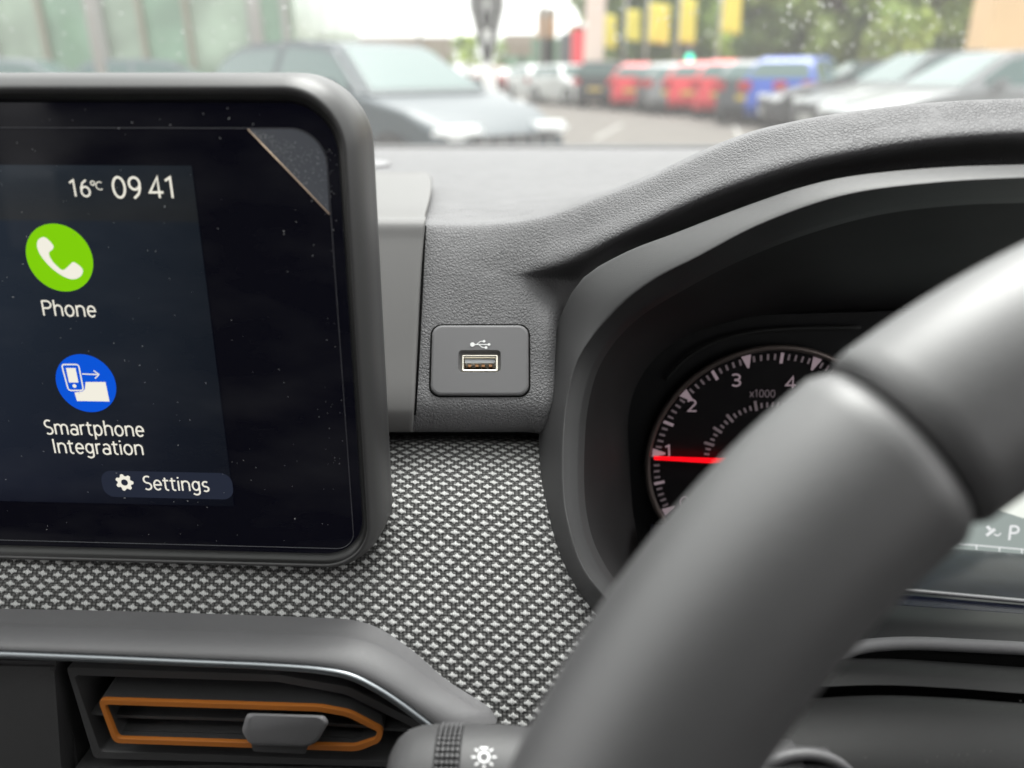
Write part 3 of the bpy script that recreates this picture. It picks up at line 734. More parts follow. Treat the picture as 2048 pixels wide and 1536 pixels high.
def fbox(nm, x0, y0, x1, y1, h0, h1, m, par):
    bm = bmesh.new(); vs = [bm.verts.new(fpl.pt(x, y, h)) for h in (h0, h1) for x, y in ((x0, y0), (x1, y0), (x1, y1), (x0, y1))]
    for a in ((0, 1, 2, 3), (7, 6, 5, 4), (0, 4, 5, 1), (1, 5, 6, 2), (2, 6, 7, 3), (3, 7, 4, 0)): bm.faces.new([vs[k] for k in a])
    return obj(nm, bm, m, par, smooth=False)
fbox('port_back', sx0, sy0, sx1, sy1, -.0095, -.009, M_black, U)
tg = fbox('contact_tongue', sx0+.0009, sy0+.0011, sx1-.0009, sy0+.0024, -.009, -.0012, M_tongue, U)
wd = sx1-sx0
for k in (.20, .41, .59, .80):
    fbox('contact', sx0+wd*k-.0006, sy0+.0027, sx0+wd*k+.0006, sy0+.0036, -.009, -.0022, M_copper, U)
# symbol
sym = bmesh.new()
def stroke(bm, pl, pts, w, h=.0014, hit=True):
    q = [pl.hit(*p, h) if hit else pl.pt(*p, h) for p in pts]
    for a, b_ in zip(q[:-1], q[1:]):
        d = (b_-a).normalized(); s_ = d.cross(pl.n)*w/2
        bm.faces.new([bm.verts.new(x) for x in (a-s_, b_-s_, b_+s_, a+s_)])
def disc(bm, pl, c, r, h=.0014, n=20, ry=None):
    o_ = pl.hit(*c, h); ry = ry or r
    bm.faces.new([bm.verts.new(o_+pl.u*r*math.cos(2*math.pi*k/n)+pl.v*ry*math.sin(2*math.pi*k/n)) for k in range(n)])
stroke(sym, fpl, [(944, 689), (978, 689)], .00032); stroke(sym, fpl, [(953, 689.3), (960, 683), (968, 682.5)], .00030, .00141); stroke(sym, fpl, [(957, 689), (965, 695), (972, 695)], .00030, .00142)
disc(sym, fpl, (945, 689), .00085, .00143); disc(sym, fpl, (968, 682.5), .0005, .00144); disc(sym, fpl, (978, 689), .0005, .00145); disc(sym, fpl, (972, 695), .00055, .00146)
facing(obj('usb_symbol', sym, M_white, U, smooth=False, recalc=False))

# ---------------------------------------------------------------- instrument binnacle
B = empty('instrument_binnacle', P(1600, 900, .33)); tag(B, 'instrument binnacle with rev counter and small display behind the steering wheel', 'instrument panel')
O_ = [(1560, 1440, .250), (1400, 1400, .248), (1270, 1320, .247), (1175, 1215, .249), (1120, 1125, .256), (1092, 1030, .264), (1080, 930, .275), (1078, 860, .283), (1087, 770, .290), (1110, 665, .288), (1160, 562, .277), (1250, 505, .266), (1348, 467, .257), (1430, 435, .250), (1519, 402, .243), (1600, 375, .236), (1690, 354, .230), (1861, 336, .220), (2048, 329, .213), (2350, 326, .208)]
A_ = [(1570, 1410, .240), (1420, 1365, .239), (1300, 1280, .239), (1192, 1172, .241), (1161, 1124, .245), (1141, 1062, .249), (1129, 1000, .254), (1127, 880, .262), (1136, 790, .267), (1156, 719, .268), (1189, 668, .266), (1223, 630, .262), (1260, 594, .257), (1315, 555, .251), (1392, 516, .243), (1519, 450, .234), (1690, 391, .222), (1861, 367, .212), (2048, 356, .205), (2350, 350, .20)]
B_ = [(1585, 1395, .243), (1440, 1345, .243), (1330, 1260, .243), (1219, 1165, .245), (1192, 1124, .249), (1172, 1079, .252), (1158, 1011, .257), (1156, 900, .265), (1162, 820, .270), (1180, 745, .272), (1205, 697, .271), (1240, 655, .268), (1281, 620, .263), (1349, 579, .256), (1450, 525, .249), (1587, 468, .240), (1758, 420, .230), (1929, 400, .220), (2048, 396, .216), (2350, 392, .212)]
E_ = [(u+(1500-u)*.02+6, v+(900-v)*.02, d+.004) for u, v, d in B_]
D_ = [(1600, 1250, .335), (1460, 1230, .335), (1350, 1190, .335), (1292, 1130, .335), (1272, 1060, .335), (1262, 980, .337), (1260, 900, .338), (1268, 830, .34), (1290, 780, .342), (1325, 738, .343), (1370, 705, .344), (1410, 688, .345), (1450, 676, .345), (1500, 665, .345), (1560, 658, .345), (1640, 654, .345), (1760, 652, .345), (1929, 655, .345), (2048, 658, .345), (2350, 665, .345)]
NL = 90
def mk(l, n=NL):
    s = cr([(q[0], q[1], q[2]*1000) for q in l], n)
    return [P(q.x, q.y, q.z/1000) for q in s]
def match(l, ref):
    # pair every point of the crease curve with the nearest point of another outline, moving forward only
    c = cr([(q[0], q[1], q[2]*1000) for q in l], 700); idx = []; last = 0
    for r in ref:
        best = min(range(last, min(len(c), last+70)), key=lambda i: (c[i].x-r.x)**2+(c[i].y-r.y)**2); last = best; idx.append(best)
    for _ in range(6): idx = [idx[0]]+[(idx[i-1]+idx[i]*2+idx[i+1])/4 for i in range(1, len(idx)-1)]+[idx[-1]]
    out = []
    for t in idx:
        i = min(int(t), len(c)-2); q = c[i].lerp(c[i+1], t-i); out.append(P(q.x, q.y, q.z/1000))
    return out
REF = cr([(q[0], q[1], q[2]*1000) for q in A_], NL)
LA = [P(q.x, q.y, q.z/1000) for q in REF]
LO, LB, LE, LD = match(O_, REF), match(B_, REF), match(E_, REF), mk(D_)
OB = [p+(p-CP).normalized()*.022+(P(1500, 900, .27)-p).normalized()*.006 for p in LO]
def mid(a, b_, t, push=0): return [x.lerp(y, t)+(CP-x).normalized()*push for x, y in zip(a, b_)]
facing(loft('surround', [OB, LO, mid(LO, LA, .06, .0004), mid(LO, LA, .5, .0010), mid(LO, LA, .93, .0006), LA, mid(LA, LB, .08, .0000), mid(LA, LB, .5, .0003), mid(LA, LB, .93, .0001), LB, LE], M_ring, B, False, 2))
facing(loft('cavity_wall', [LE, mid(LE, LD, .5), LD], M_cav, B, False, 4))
# gauge plane
gpl = Plane(P(1530, 920, .335), Vector((1, 0, 0)), camv(0, .945, .327))
gp = [gpl.hit(u, v, -.002) for u, v in ((1200, 640), (2500, 600), (2500, 1300), (1200, 1260))]
facing(slab('gauge_panel', gp, gpl.n, .003, mat('gauge_panel_black', (.006, .006, .007), .35, .4), B))
# raised brow line above the dial
bl = [gpl.hit(u, v, .001) for u, v in ((1330, 760), (1372, 716), (1430, 684), (1500, 665), (1600, 657), (1720, 655))]
tube('panel_ridge', crn(bl, 5), .0009, mat('ridge', (.006, .006, .006), .7), B, 8)
gr = empty('rev_counter', (0, 0, 0)); gr.parent = B; gr.matrix_parent_inverse = Matrix.Translation(B.location).inverted()
def gobj(nm, bm, m, smooth=False, rec=True):
    o = obj(nm, bm, m, None, smooth, rec); o.parent = gr; return o
RD = 236/F*.335
def gpt(a, r, h=.001):
    a = math.radians(a); return gpl.pt(RD*r*math.cos(a), -RD*r*math.sin(a), h)
bm = bmesh.new(); bm.faces.new([bm.verts.new(gpt(k*6, .99, .0)) for k in range(60)]); facing(gobj('dial_face', bm, mat('dial_black', (.008, .007, .008), .4, .3)))
bm = bmesh.new(); tube_bm(bm, [gpt(k*4, 1.0, .0015) for k in range(91)], .0013, 8, False)
gobj('dial_ring', bm, mat('dial_ring_metal', (.16, .13, .12), .35, .5, metal=.6), True)
M_mark = mat('dial_marking', (.35, .30, .32), .5, emit=tuple(x*K for x in (.15, .11, .125)), es=1)
M_markd = mat('dial_marking_dim', (.16, .14, .15), .5, emit=tuple(x*K for x in (.06, .045, .05)), es=1)
bm = bmesh.new(); bm2 = bmesh.new()
for k in range(0, 71):
    a = 210.5-3.5*k
    if k % 10 == 0: r0, r1, w0, w1 = .855, .965, .008, .040
    elif k % 5 == 0: r0, r1, w0, w1 = .865, .955, .013, .013
    else: r0, r1, w0, w1 = .895, .945, .009, .009
    c = math.radians(a); t = gpl.u*-math.sin(c) - gpl.v*math.cos(c); t *= RD
    q = [gpt(a, r0)+t*w0, gpt(a, r1)+t*w1, gpt(a, r1)-t*w1, gpt(a, r0)-t*w0]
    b_ = bm if k % 5 == 0 else bm2; b_.faces.new([b_.verts.new(x) for x in q])
facing(gobj('major_ticks', bm, M_mark)); facing(gobj('minor_ticks', bm2, M_markd))
bm = bmesh.new()
for k in range(0, 26):
    a = 178-5.2*k; big = k in (3, 6, 9, 14); r0, r1 = (.47, .56) if big else (.485, .53); w = .012 if big else .009
    if k in (4, 5, 7): r1 = .525
    c = math.radians(a); t = (gpl.u*-math.sin(c) - gpl.v*math.cos(c))*RD
    bm.faces.new([bm.verts.new(x) for x in (gpt(a, r0)+t*w, gpt(a, r1)+t*w, gpt(a, r1)-t*w, gpt(a, r0)-t*w)])
facing(gobj('inner_scale', bm, M_markd))
M_ndl = mat('red_needle', (.6, .01, .01), .4, emit=(1.0*K*1.2, .0, .008*K), es=1)
bm = bmesh.new(); a = gpt(177.0, .955, .004); b_ = gpt(180, .0, .004); s_ = gpl.v*.0006
bm.faces.new([bm.verts.new(x) for x in (a-s_, b_-s_*2.2, b_+s_*2.2, a+s_)]); r = bmesh.ops.extrude_face_region(bm, geom=bm.faces[:]); bmesh.ops.translate(bm, vec=-gpl.n*.0012, verts=[v for v in r['geom'] if isinstance(v, bmesh.types.BMVert)])
gobj('needle', bm, M_ndl)
bm = bmesh.new(); tube_bm(bm, [gpt(0, 0, .001), gpt(0, 0, .007)], .009, 24); gobj('needle_hub', bm, M_black, True)

def arc(cx, cy, rx, ry, a0, a1, n=None):
    n = n or max(4, int(abs(a1-a0)/14)); return [(cx+rx*math.cos(math.radians(a0+(a1-a0)*k/n)), cy+ry*math.sin(math.radians(a0+(a1-a0)*k/n))) for k in range(n+1)]
GL = {
 'P': (.49, [[(.08, 0), (.08, .72)], [(.08, .70), (.25, .70)]+arc(.25, .53, .18, .17, 85, -85)+[(.25, .36), (.08, .36)]]),
 'h': (.46, [[(.07, 0), (.07, .76)], [(.07, .33)]+arc(.225, .34, .15, .17, 165, 0)+[(.375, 0)]]),
 'n': (.46, [[(.07, 0), (.07, .53)], [(.07, .33)]+arc(.225, .34, .15, .17, 165, 0)+[(.375, 0)]]),
 'm': (.70, [[(.07, 0), (.07, .53)], [(.07, .35)]+arc(.205, .36, .13, .15, 165, 0)+[(.335, 0)], [(.335, .35)]+arc(.47, .36, .13, .15, 165, 0)+[(.60, 0)]]),
 'o': (.46, [arc(.225, .26, .165, .25, 90, 450)]),
 'e': (.44, [[(.065, .27), (.375, .27)]+arc(.22, .26, .155, .25, 8, 318)]),
 'S': (.44, [arc(.23, .53, .155, .175, 50, 255)+arc(.22, .18, .16, .175, 75, -135)]),
 's': (.38, [arc(.19, .38, .125, .13, 45, 250)+arc(.185, .13, .125, .125, 70, -135)]),
 'a': (.43, [[(.345, 0), (.345, .34)]+arc(.205, .36, .14, .15, 0, 145), arc(.195, .145, .145, .145, 0, 360)]),
 'r': (.30, [[(.07, 0), (.07, .53)], [(.07, .33)]+arc(.21, .35, .14, .16, 170, 70)]),
 't': (.31, [[(.12, .66), (.12, .14)]+arc(.22, .13, .10, .12, 180, 290), [(.02, .51), (.27, .51)]]),
 'p': (.46, [[(.07, -.21), (.07, .53)], arc(.225, .26, .155, .25, 160, -160)]),
 'I': (.20, [[(.09, 0), (.09, .72)]]), 'i': (.17, [[(.08, 0), (.08, .52)], [(.08, .64), (.08, .72)]]),
 'g': (.44, [arc(.205, .28, .145, .225, 0, 360), [(.35, .52), (.35, -.04)]+arc(.205, -.05, .145, .14, 0, -150)]),
 '0': (.46, [arc(.22, .36, .165, .34, 90, 450)]), '9': (.44, [arc(.21, .50, .15, .20, 0, 360), [(.36, .5), (.355, .34), (.30, .15), (.16, 0)]]),
 '6': (.44, [arc(.21, .21, .15, .20, 0, 360), [(.06, .22), (.075, .38), (.14, .57), (.28, .70)]]),
 '4': (.46, [[(.29, 0), (.29, .70), (.03, .19), (.41, .19)]]), '1': (.36, [[(.04, .58), (.19, .69), (.19, 0)]]),
 '2': (.43, [arc(.20, .53, .15, .17, 160, -35)+[(.06, .03), (.38, .03)]]), '3': (.43, [arc(.19, .53, .15, .165, 145, -80)+[(.14, .36)], [(.14, .36)]+arc(.19, .18, .16, .175, 80, -145)]),
 'C': (.42, [arc(.24, .36, .18, .33, 50, 310)]), 'x': (.40, [[(.04, 0), (.34, .5)], [(.34, 0), (.04, .5)]])}
def text_obj(name, s, pl, pL, pR, cap_px, m, parent, h=.0005, bold=0, shear=0):
    """strokes drawn on plane pl between photo points pL and pR of the baseline"""
    a, b_ = pl.hit(*pL, h), pl.hit(*pR, h); d = (b_-a); w = d.length; d.normalize(); up = pl.n.cross(d)
    if up.dot(UP) < 0: up = -up
    c = pl.hit(pL[0], pL[1]-cap_px, h); hgt = (c-a).dot(up)
    tot = sum(GL[q][0] for q in s)-.10; sy = hgt/.72; sx_ = w/tot; wd_ = (.078+bold)*sy; x0 = -.05; bm = bmesh.new(); k = 0
    for q in s:
        for st in GL[q][1]:
            pts = [Vector(((x0+x)*sx_, y*sy)) for x, y in st]; L = []; Rr_ = []; n = len(pts); closed = (pts[0]-pts[-1]).length < 1e-7
            for i, p in enumerate(pts):
                t0 = (p-pts[i-1]).normalized() if i else ((pts[0]-pts[-2]).normalized() if closed else None)
                t1 = (pts[i+1]-p).normalized() if i < n-1 else ((pts[1]-pts[0]).normalized() if closed else None)
                t = t1 if t0 is None else (t0 if t1 is None else (t0+t1).normalized()); f = 1.0
                if t0 is not None and t1 is not None: f = min(2.0, 1/max(.4, math.sqrt(max(.01, (1+t0.dot(t1))/2))))
                nn = Vector((-t.y, t.x))*wd_/2*f; L.append(p+nn); Rr_.append(p-nn)
            hh = pl.n*(k*1.5e-6); k += 1
            V = [[bm.verts.new(a+d*(v.x+shear*v.y)+up*v.y+hh) for v in lst] for lst in (L, Rr_)]
            for i in range(n-1): bm.faces.new((V[0][i], V[0][i+1], V[1][i+1], V[1][i]))
        x0 += GL[q][0]
    bmesh.ops.recalc_face_normals(bm, faces=bm.faces)
    for f in bm.faces:
        if f.normal.dot(pl.n) < 0: f.normal_flip()
    o = obj(name, bm, m, None, smooth=False, recalc=False)
    if parent is gr: o.parent = gr
    elif parent is not None:
        o.parent = parent; o.matrix_parent_inverse = Matrix.Translation(parent.location).inverted() if parent.type == 'EMPTY' else Matrix()
    return o
for s, (l, r_, base, cap) in {'1': (1332, 1344, 912, 22), '2': (1376, 1393, 823, 24), '3': (1464, 1482, 772, 24), '4': (1573, 1592, 777, 24), '0': (1362, 1380, 1016, 22)}.items():
    text_obj('dial_number', s, gpl, (l, base), (r_, base), cap, M_mark, gr, .001, .03, -.10)
text_obj('dial_caption', 'x1000', gpl, (1500, 794), (1550, 795), 15, M_markd, gr, .001, .01, -.10)

# display and glossy lower fascia
M_lcd = glow('lcd_green', (158, 168, 164)); M_lcdw = glow('lcd_white', (250, 255, 246)); M_lcdt = glow('lcd_white_text', (238, 240, 240))
lcd = slab('trip_display', [gpl.hit(u, v, .002) for u, v in ((1700, 700), (2500, 700), (2500, 1140), (2048, 1110), (1881, 1098), (1700, 1086))], gpl.n, .001, M_lcd, B)
o = slab('display_field', [gpl.hit(u, v, .0024) for u, v in ((1985, 1010), (2003, 1022), (2045, 1036), (2300, 1062), (2300, 800), (1985, 800))], gpl.n, .0002, M_lcdw, lcd)
text_obj('gear_letter', 'P', gpl, (2017, 1080), (2035, 1081), 29, M_lcdt, lcd, .0026, .03, -.17)
bm = bmesh.new(); stroke(bm, gpl, [(1915, 1085), (1925, 1088), (2048, 1099), (2300, 1120)], .0006, .0026)
for (u, v) in ((1953, 1091), (1999, 1095), (2044, 1099)): stroke(bm, gpl, [(u, v), (u, v+8)], .0006, .00265)
facing(obj('display_scale', bm, M_lcdt, lcd, smooth=False, recalc=False))
bm = bmesh.new(); stroke(bm, gpl, [(1973, 1071), (1990, 1058)], .0016, .0026); stroke(bm, gpl, [(1974, 1052), (1981, 1060)], .0013, .00265); stroke(bm, gpl, [(1988, 1068), (1996, 1072), (2002, 1066)], .0006, .0027)
facing(obj('lane_symbol', bm, M_lcdt, lcd, smooth=False, recalc=False))
def strip(name, rows, m, parent, sub=5, sr=3):
    return facing(surf(name, [[P(*q) for q in r] for r in rows], m, parent, sub, sr))
M_fas = mat('gloss_fascia', (.012, .015, .024), .30, .5, var=.3, varscale=90)
M_lip2 = mat('lip_plastic', G(.15), .5, .5, bump=('noise', 3200, .00010))
XS = (1300, 1500, 1760, 1900, 2048, 2350)
def row(y0, y1, d, x0=1760, x1=2048): return [(x, y0+(y1-y0)*(x-x0)/(x1-x0), d) for x in XS]
strip('gloss_fascia', [row(1085, 1108, .331), row(1092, 1112, .318), row(1140, 1160, .295), row(1172, 1198, .285)], M_fas, B)
tube('fascia_bead', crn([P(x, 1178+(x-1792)*.094, .282) for x in XS], 5), .0009, M_rim, B, 8)
strip('fascia_step', [row(1178, 1204, .284), row(1205, 1225, .276), row(1212, 1232, .272)], mat('blue_black_gloss', (.008, .010, .022), .2, .5), B)
strip('lower_fascia', [row(1208, 1228, .273), row(1240, 1255, .262), row(1285, 1292, .254)], mat('lower_fascia_plastic', (.012, .012, .013), .4, .4), B)
lp = [(1560, 1440, .236), (1600, 1392, .237), (1649, 1341, .239), (1685, 1308, .241), (1724, 1294, .243), (1780, 1288, .2445), (1840, 1287, .245), (1930, 1291, .245), (2048, 1297, .245), (2350, 1315, .245)]
lpv = crn([P(*q) for q in lp], 5)
tube('lower_lip', lpv, .0021, M_lip2, B, 14)
facing(loft('lip_skirt', [[p+Vector((0, .001, -.0015)) for p in lpv], [p+Vector((0, .004, -.007)) for p in lpv], [p+Vector((0, .03, -.012)) for p in lpv]], M_black, B, False, 2))
tube('red_tell_tale', [gpt(181, 1.03, .001), gpt(187, 1.05, .001)], .0006, M_black, B, 6)

# ---------------------------------------------------------------- steering column cover and stalk
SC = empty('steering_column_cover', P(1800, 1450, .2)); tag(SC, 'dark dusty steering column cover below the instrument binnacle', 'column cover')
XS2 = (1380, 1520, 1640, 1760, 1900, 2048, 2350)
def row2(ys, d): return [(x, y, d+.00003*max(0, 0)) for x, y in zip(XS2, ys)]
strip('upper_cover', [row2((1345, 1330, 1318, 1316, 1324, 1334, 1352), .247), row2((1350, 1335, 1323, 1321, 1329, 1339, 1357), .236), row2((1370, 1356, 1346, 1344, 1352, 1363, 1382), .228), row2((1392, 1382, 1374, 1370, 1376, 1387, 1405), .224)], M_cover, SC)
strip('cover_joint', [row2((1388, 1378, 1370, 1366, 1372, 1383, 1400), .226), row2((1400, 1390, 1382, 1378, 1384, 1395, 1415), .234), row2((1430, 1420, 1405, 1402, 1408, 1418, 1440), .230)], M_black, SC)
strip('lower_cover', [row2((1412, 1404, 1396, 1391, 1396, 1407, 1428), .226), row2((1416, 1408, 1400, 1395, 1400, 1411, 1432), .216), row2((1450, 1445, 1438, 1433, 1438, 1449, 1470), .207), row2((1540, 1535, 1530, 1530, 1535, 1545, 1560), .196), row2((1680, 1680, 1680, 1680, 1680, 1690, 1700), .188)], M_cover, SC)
# collar round the stalk root
rc = P(1592, 1588, .196); bm = bmesh.new()
cpl = Plane(rc, Vector((1, 0, 0)), camv(0, .95, .3))
ringp = [cpl.pt(.0145*math.cos(t*math.pi/18), .0145*math.sin(t*math.pi/18), .002) for t in range(37)]
tube_bm(bm, ringp, .0014, 10, False); obj('stalk_collar', bm, M_trim, SC)
bm = bmesh.new(); bm.faces.new([bm.verts.new(cpl.pt(.014*math.cos(t*math.pi/18), .014*math.sin(t*math.pi/18), .0016)) for t in range(36)]); facing(obj('stalk_opening', bm, M_black, SC))

ST = empty('light_stalk', P(900, 1560, .20)); tag(ST, 'dark light control stalk with knurled ring and white lamp symbol', 'stalk')
sd = .2; a0 = P(772, 1566, sd); a1 = P(1640, 1576, sd-.004); ax = (a1-a0).normalized(); LEN = (a1-a0).length
upv = (CP-a0); upv = (upv-ax*upv.dot(ax)).normalized(); sdv = ax.cross(upv)
def px(u): return (u-772)/868*LEN
def lathe_st(name, prof, m, seg=72, knurl=False):
    rings = []
    for (x, r) in prof:
        rings.append([a0+ax*x+(upv*math.cos(2*math.pi*k/seg)+sdv*math.sin(2*math.pi*k/seg))*r for k in range(seg)])
    bm = grid_bm(rings, closed=True); o = obj(name, bm, m, ST); return sharp(o, 50)
Rr = .0143
lathe_st('end_cap', [(0, .0005), (px(775), .0045), (px(782), .0078), (px(795), .0108), (px(815), .0128), (px(840), .0138), (px(878), Rr), (px(881), Rr-.0004)], M_dark)
lathe_st('barrel', [(px(929), Rr-.0004), (px(931), Rr), (px(1000), Rr), (px(1060), Rr-.0006), (px(1180), .012), (px(1400), .0112), (px(1590), .0112), (px(1596), .0100), (px(1660), .0095)], M_dark)
lathe_st('ring_core', [(px(880), Rr-.0005), (px(930), Rr-.0005)], M_black)
bm = bmesh.new(); seg = 56; nx = 5
for i in range(nx):
    for k in range(seg):
        x = px(881)+(px(929)-px(881))*(i+.5)/nx; t = 2*math.pi*k/seg; n_ = upv*math.cos(t)+sdv*math.sin(t); tt = -upv*math.sin(t)+sdv*math.cos(t)
        hx = (px(929)-px(881))/nx*.36; ht = Rr*math.pi/seg*.72; c = a0+ax*x+n_*Rr
        top_ = [bm.verts.new(c+ax*hx*a*.6+tt*ht*b*.6+n_*.0003) for a, b in ((-1, -1), (1, -1), (1, 1), (-1, 1))]
        bot_ = [bm.verts.new(c+ax*hx*a+tt*ht*b-n_*.0006) for a, b in ((-1, -1), (1, -1), (1, 1), (-1, 1))]
        bm.faces.new(top_)
        for q in range(4): bm.faces.new((bot_[q], bot_[(q+1) % 4], top_[(q+1) % 4], top_[q]))
obj('knurled_ring', bm, M_trim, ST, smooth=False)
# lamp symbol wrapped on the barrel
def on_barrel(u, v):
    r_ = ray(u, v).normalized(); # hit the cylinder
    o_ = CP-a0; d_ = r_-ax*r_.dot(ax); o2 = o_-ax*o_.dot(ax); A = d_.dot(d_); Bq = 2*o2.dot(d_); Cq = o2.dot(o2)-(Rr+.00012)**2
    t = (-Bq-math.sqrt(max(0, Bq*Bq-4*A*Cq)))/(2*A); return CP+r_*t
bm = bmesh.new()
def bseg(u0, v0, u1, v1, w):
    d = Vector((u1-u0, v1-v0)).normalized(); n_ = Vector((-d.y, d.x))*w/2
    bm.faces.new([bm.verts.new(on_barrel(*q)) for q in ((u0+n_.x, v0+n_.y), (u1+n_.x, v1+n_.y), (u1-n_.x, v1-n_.y), (u0-n_.x, v0-n_.y))])
cxs, cys = 968, 1514
for k in range(16):
    t0, t1 = 2*math.pi*k/16, 2*math.pi*(k+1)/16; ri, ro = .70, 1.0
    bm.faces.new([bm.verts.new(on_barrel(cxs+r*12*math.cos(t), cys+r*12*math.sin(t))) for r, t in ((ri, t0), (ro, t0), (ro, t1), (ri, t1))])
for k in range(8):
    t = math.radians(45*k+0); 
    if k == 6: continue
    bseg(cxs+16*math.cos(t), cys+16*math.sin(t), cxs+25*math.cos(t), cys+23*math.sin(t), 3.2)
bseg(cxs-8, cys-18, cxs+8, cys-18, 4)
facing(obj('lamp_symbol', bm, M_white, ST, smooth=False, recalc=False))

# ---------------------------------------------------------------- vent surround, chrome strip and air vent
AV = empty('air_vent', P(450, 1440, .23)); tag(AV, 'angular air vent with an orange frame and grey slider tab at the lower left', 'air vent')
T0 = [(-450, 1238, .238), (-150, 1243, .238), (0, 1246, .238), (200, 1250, .238), (400, 1256, .238), (600, 1263, .2382), (700, 1269, .2385), (751, 1282, .2385), (820, 1320, .238), (888, 1371, .237), (950, 1408, .236), (978, 1426, .2355), (992, 1446, .235)]
T1 = [(-450, 1290, .228), (-150, 1297, .228), (0, 1301, .228), (200, 1309, .228), (380, 1317, .228), (540, 1324, .228), (640, 1332, .228), (700, 1345, .228), (755, 1370, .228), (802, 1400, .228), (840, 1428, .228), (862, 1445, .228), (878, 1458, .228)]
c0, c1 = [crn([P(*q) for q in T], 5) for T in (T0, T1)]
facing(loft('surround_trim', [[p+Vector((0, .008, -.001)) for p in c0], c0, mid(c0, c1, .12, .0015), mid(c0, c1, .5, .0028), mid(c0, c1, .85, .0018), c1, [p+Vector((0, .003, -.0015)) for p in c1]], M_trim, AV, False, 4))
T2 = [(u, v+6 if u < 700 else v+5, d-.0005) for u, v, d in T1]
c2 = crn([P(u-(3 if u > 700 else 0), v+2, d) for u, v, d in T2], 5)
tube('chrome_strip', c2, .00115, M_chrome, AV, 10)
loft('end_face', [c0[-8:], c1[-8:]], M_trim, AV, False, 1)
vpl = Plane(P(450, 1440, .241), Vector((1, 0, -.0)) + Vector((0, -.03, 0)), camv(0, .95, .30))
vb = [vpl.hit(u, v, -.035) for u, v in ((-500, 1230), (1050, 1230), (1050, 1700), (-500, 1700))]
facing(slab('duct_back', vb, vpl.n, .002, M_black, AV))
# gap shade behind chrome
def polyframe(name, outer, inner, h0, th, m, bev=True, inwall=.0):
    a = [vpl.hit(u, v, h0) for u, v in outer]; b_ = [vpl.hit(u, v, h0) for u, v in inner]
    ab = [vpl.hit(u, v, h0)-vpl.n*th for u, v in outer]; bb = [vpl.hit(u, v, h0)-vpl.n*th for u, v in inner]
    e_ = .0004
    a1_ = [p.lerp(q, .08)+vpl.n*e_ for p, q in zip(a, b_)]; b1 = [q.lerp(p, .08)+vpl.n*e_ for p, q in zip(a, b_)]
    return sharp(loft(name, [ab, a, a1_, b1, b_, bb], m, AV, True, 1), 50)
def roundpoly(pts, r, n=4):
    out = []; N_ = len(pts); pts = [Vector(p) for p in pts]
    for i in range(N_):
        p, a, b_ = pts[i], pts[i-1], pts[(i+1) % N_]; ra = min(r, (a-p).length*.4, (b_-p).length*.4); s0 = p+(a-p).normalized()*ra; s1 = p+(b_-p).normalized()*ra
        for k in range(n+1):
            t = k/n; q = s0*(1-t)**2+p*2*t*(1-t)+s1*t*t; out.append((q.x, q.y))
    return out
ho = roundpoly([(133, 1332), (560, 1347), (700, 1372), (905, 1475), (850, 1535), (188, 1516)], 10)
hi = roundpoly([(150, 1350), (555, 1363), (690, 1388), (870, 1476), (838, 1522), (203, 1500)], 8)
polyframe('outer_frame', ho, hi, .000, .025, M_vent)
oo = roundpoly([(196, 1397), (640, 1411), (700, 1422), (768, 1458), (762, 1483), (716, 1502), (228, 1485)], 14)
oi = roundpoly([(210, 1408), (637, 1422), (693, 1432), (755, 1462), (751, 1476), (709, 1490), (236, 1475)], 9)
polyframe('orange_frame', oo, oi, .0045, .0009, M_orange)
def shrink(ps, k): 
    cx_ = sum(p[0] for p in ps)/len(ps); cy_ = sum(p[1] for p in ps)/len(ps); return [(cx_+(a-cx_)*k, cy_+(b-cy_)*k) for a, b in ps]
a_ = [vpl.hit(u, v, .0035) for u, v in oo]; b_ = [vpl.hit(u, v, .0035) for u, v in oi]
bk = [p+Vector((0, .028, 0)) for p in a_]; bk2 = [p+Vector((0, .028, 0)) for p in b_]
sharp(loft('inner_box', [bk, a_, b_, bk2], M_vent, AV, True, 1), 40)
def slat(pts, depth=.02, th=.0007, nm='slat', h=-.001):
    q = [vpl.hit(u, v, h) for u, v in pts]; back = Vector((0, depth, 0)); dn = Vector((0, 0, -th*1.6))
    bm = bmesh.new(); loops = [[p, p+back, p+back+dn, p+dn] for p in q]; V = [[bm.verts.new(x) for x in l] for l in loops]
    for i in range(len(V)-1):
        for k in range(4): bm.faces.new((V[i][k], V[i][(k+1) % 4], V[i+1][(k+1) % 4], V[i+1][k]))
    bm.faces.new(V[0]); bm.faces.new(V[-1][::-1]); return obj(nm, bm, M_vent, AV, smooth=False)
slat([(165, 1424), (212, 1426)]); slat([(225, 1430), (480, 1437), (740, 1451)], h=.001); slat([(236, 1460), (480, 1466), (745, 1474)], h=.001, depth=.02)
slat([(760, 1455), (868, 1462)]); slat([(150, 1375), (560, 1390), (720, 1412)], h=-.012, depth=.012); slat([(205, 1512), (560, 1522), (820, 1528)], h=-.001)
# slider tab
tb = roundpoly([(494, 1426), (649, 1431), (658, 1444), (636, 1482), (618, 1492), (499, 1488), (483, 1462)], 9)
tp = [vpl.hit(u, v, .013) for u, v in tb]; tp2 = [vpl.hit(u, v, .0145) for u, v in shrink(tb, .86)]; tp0 = [vpl.hit(u, v, .004) for u, v in tb]
bm = grid_bm([tp0, tp, [p.lerp(q, .35)+vpl.n*.0006 for p, q in zip(tp, tp2)], tp2], closed=True); bm.faces.new([v for v in bm.verts][-len(tp2):]); sharp(obj('slider_tab', bm, M_tab, AV), 60)
sl_ = roundpoly([(502, 1488), (614, 1492), (611, 1508), (506, 1503)], 3); slab('tab_lip', [vpl.hit(u, v, .0125) for u, v in sl_], vpl.n, .008, M_vent, AV, .0003)
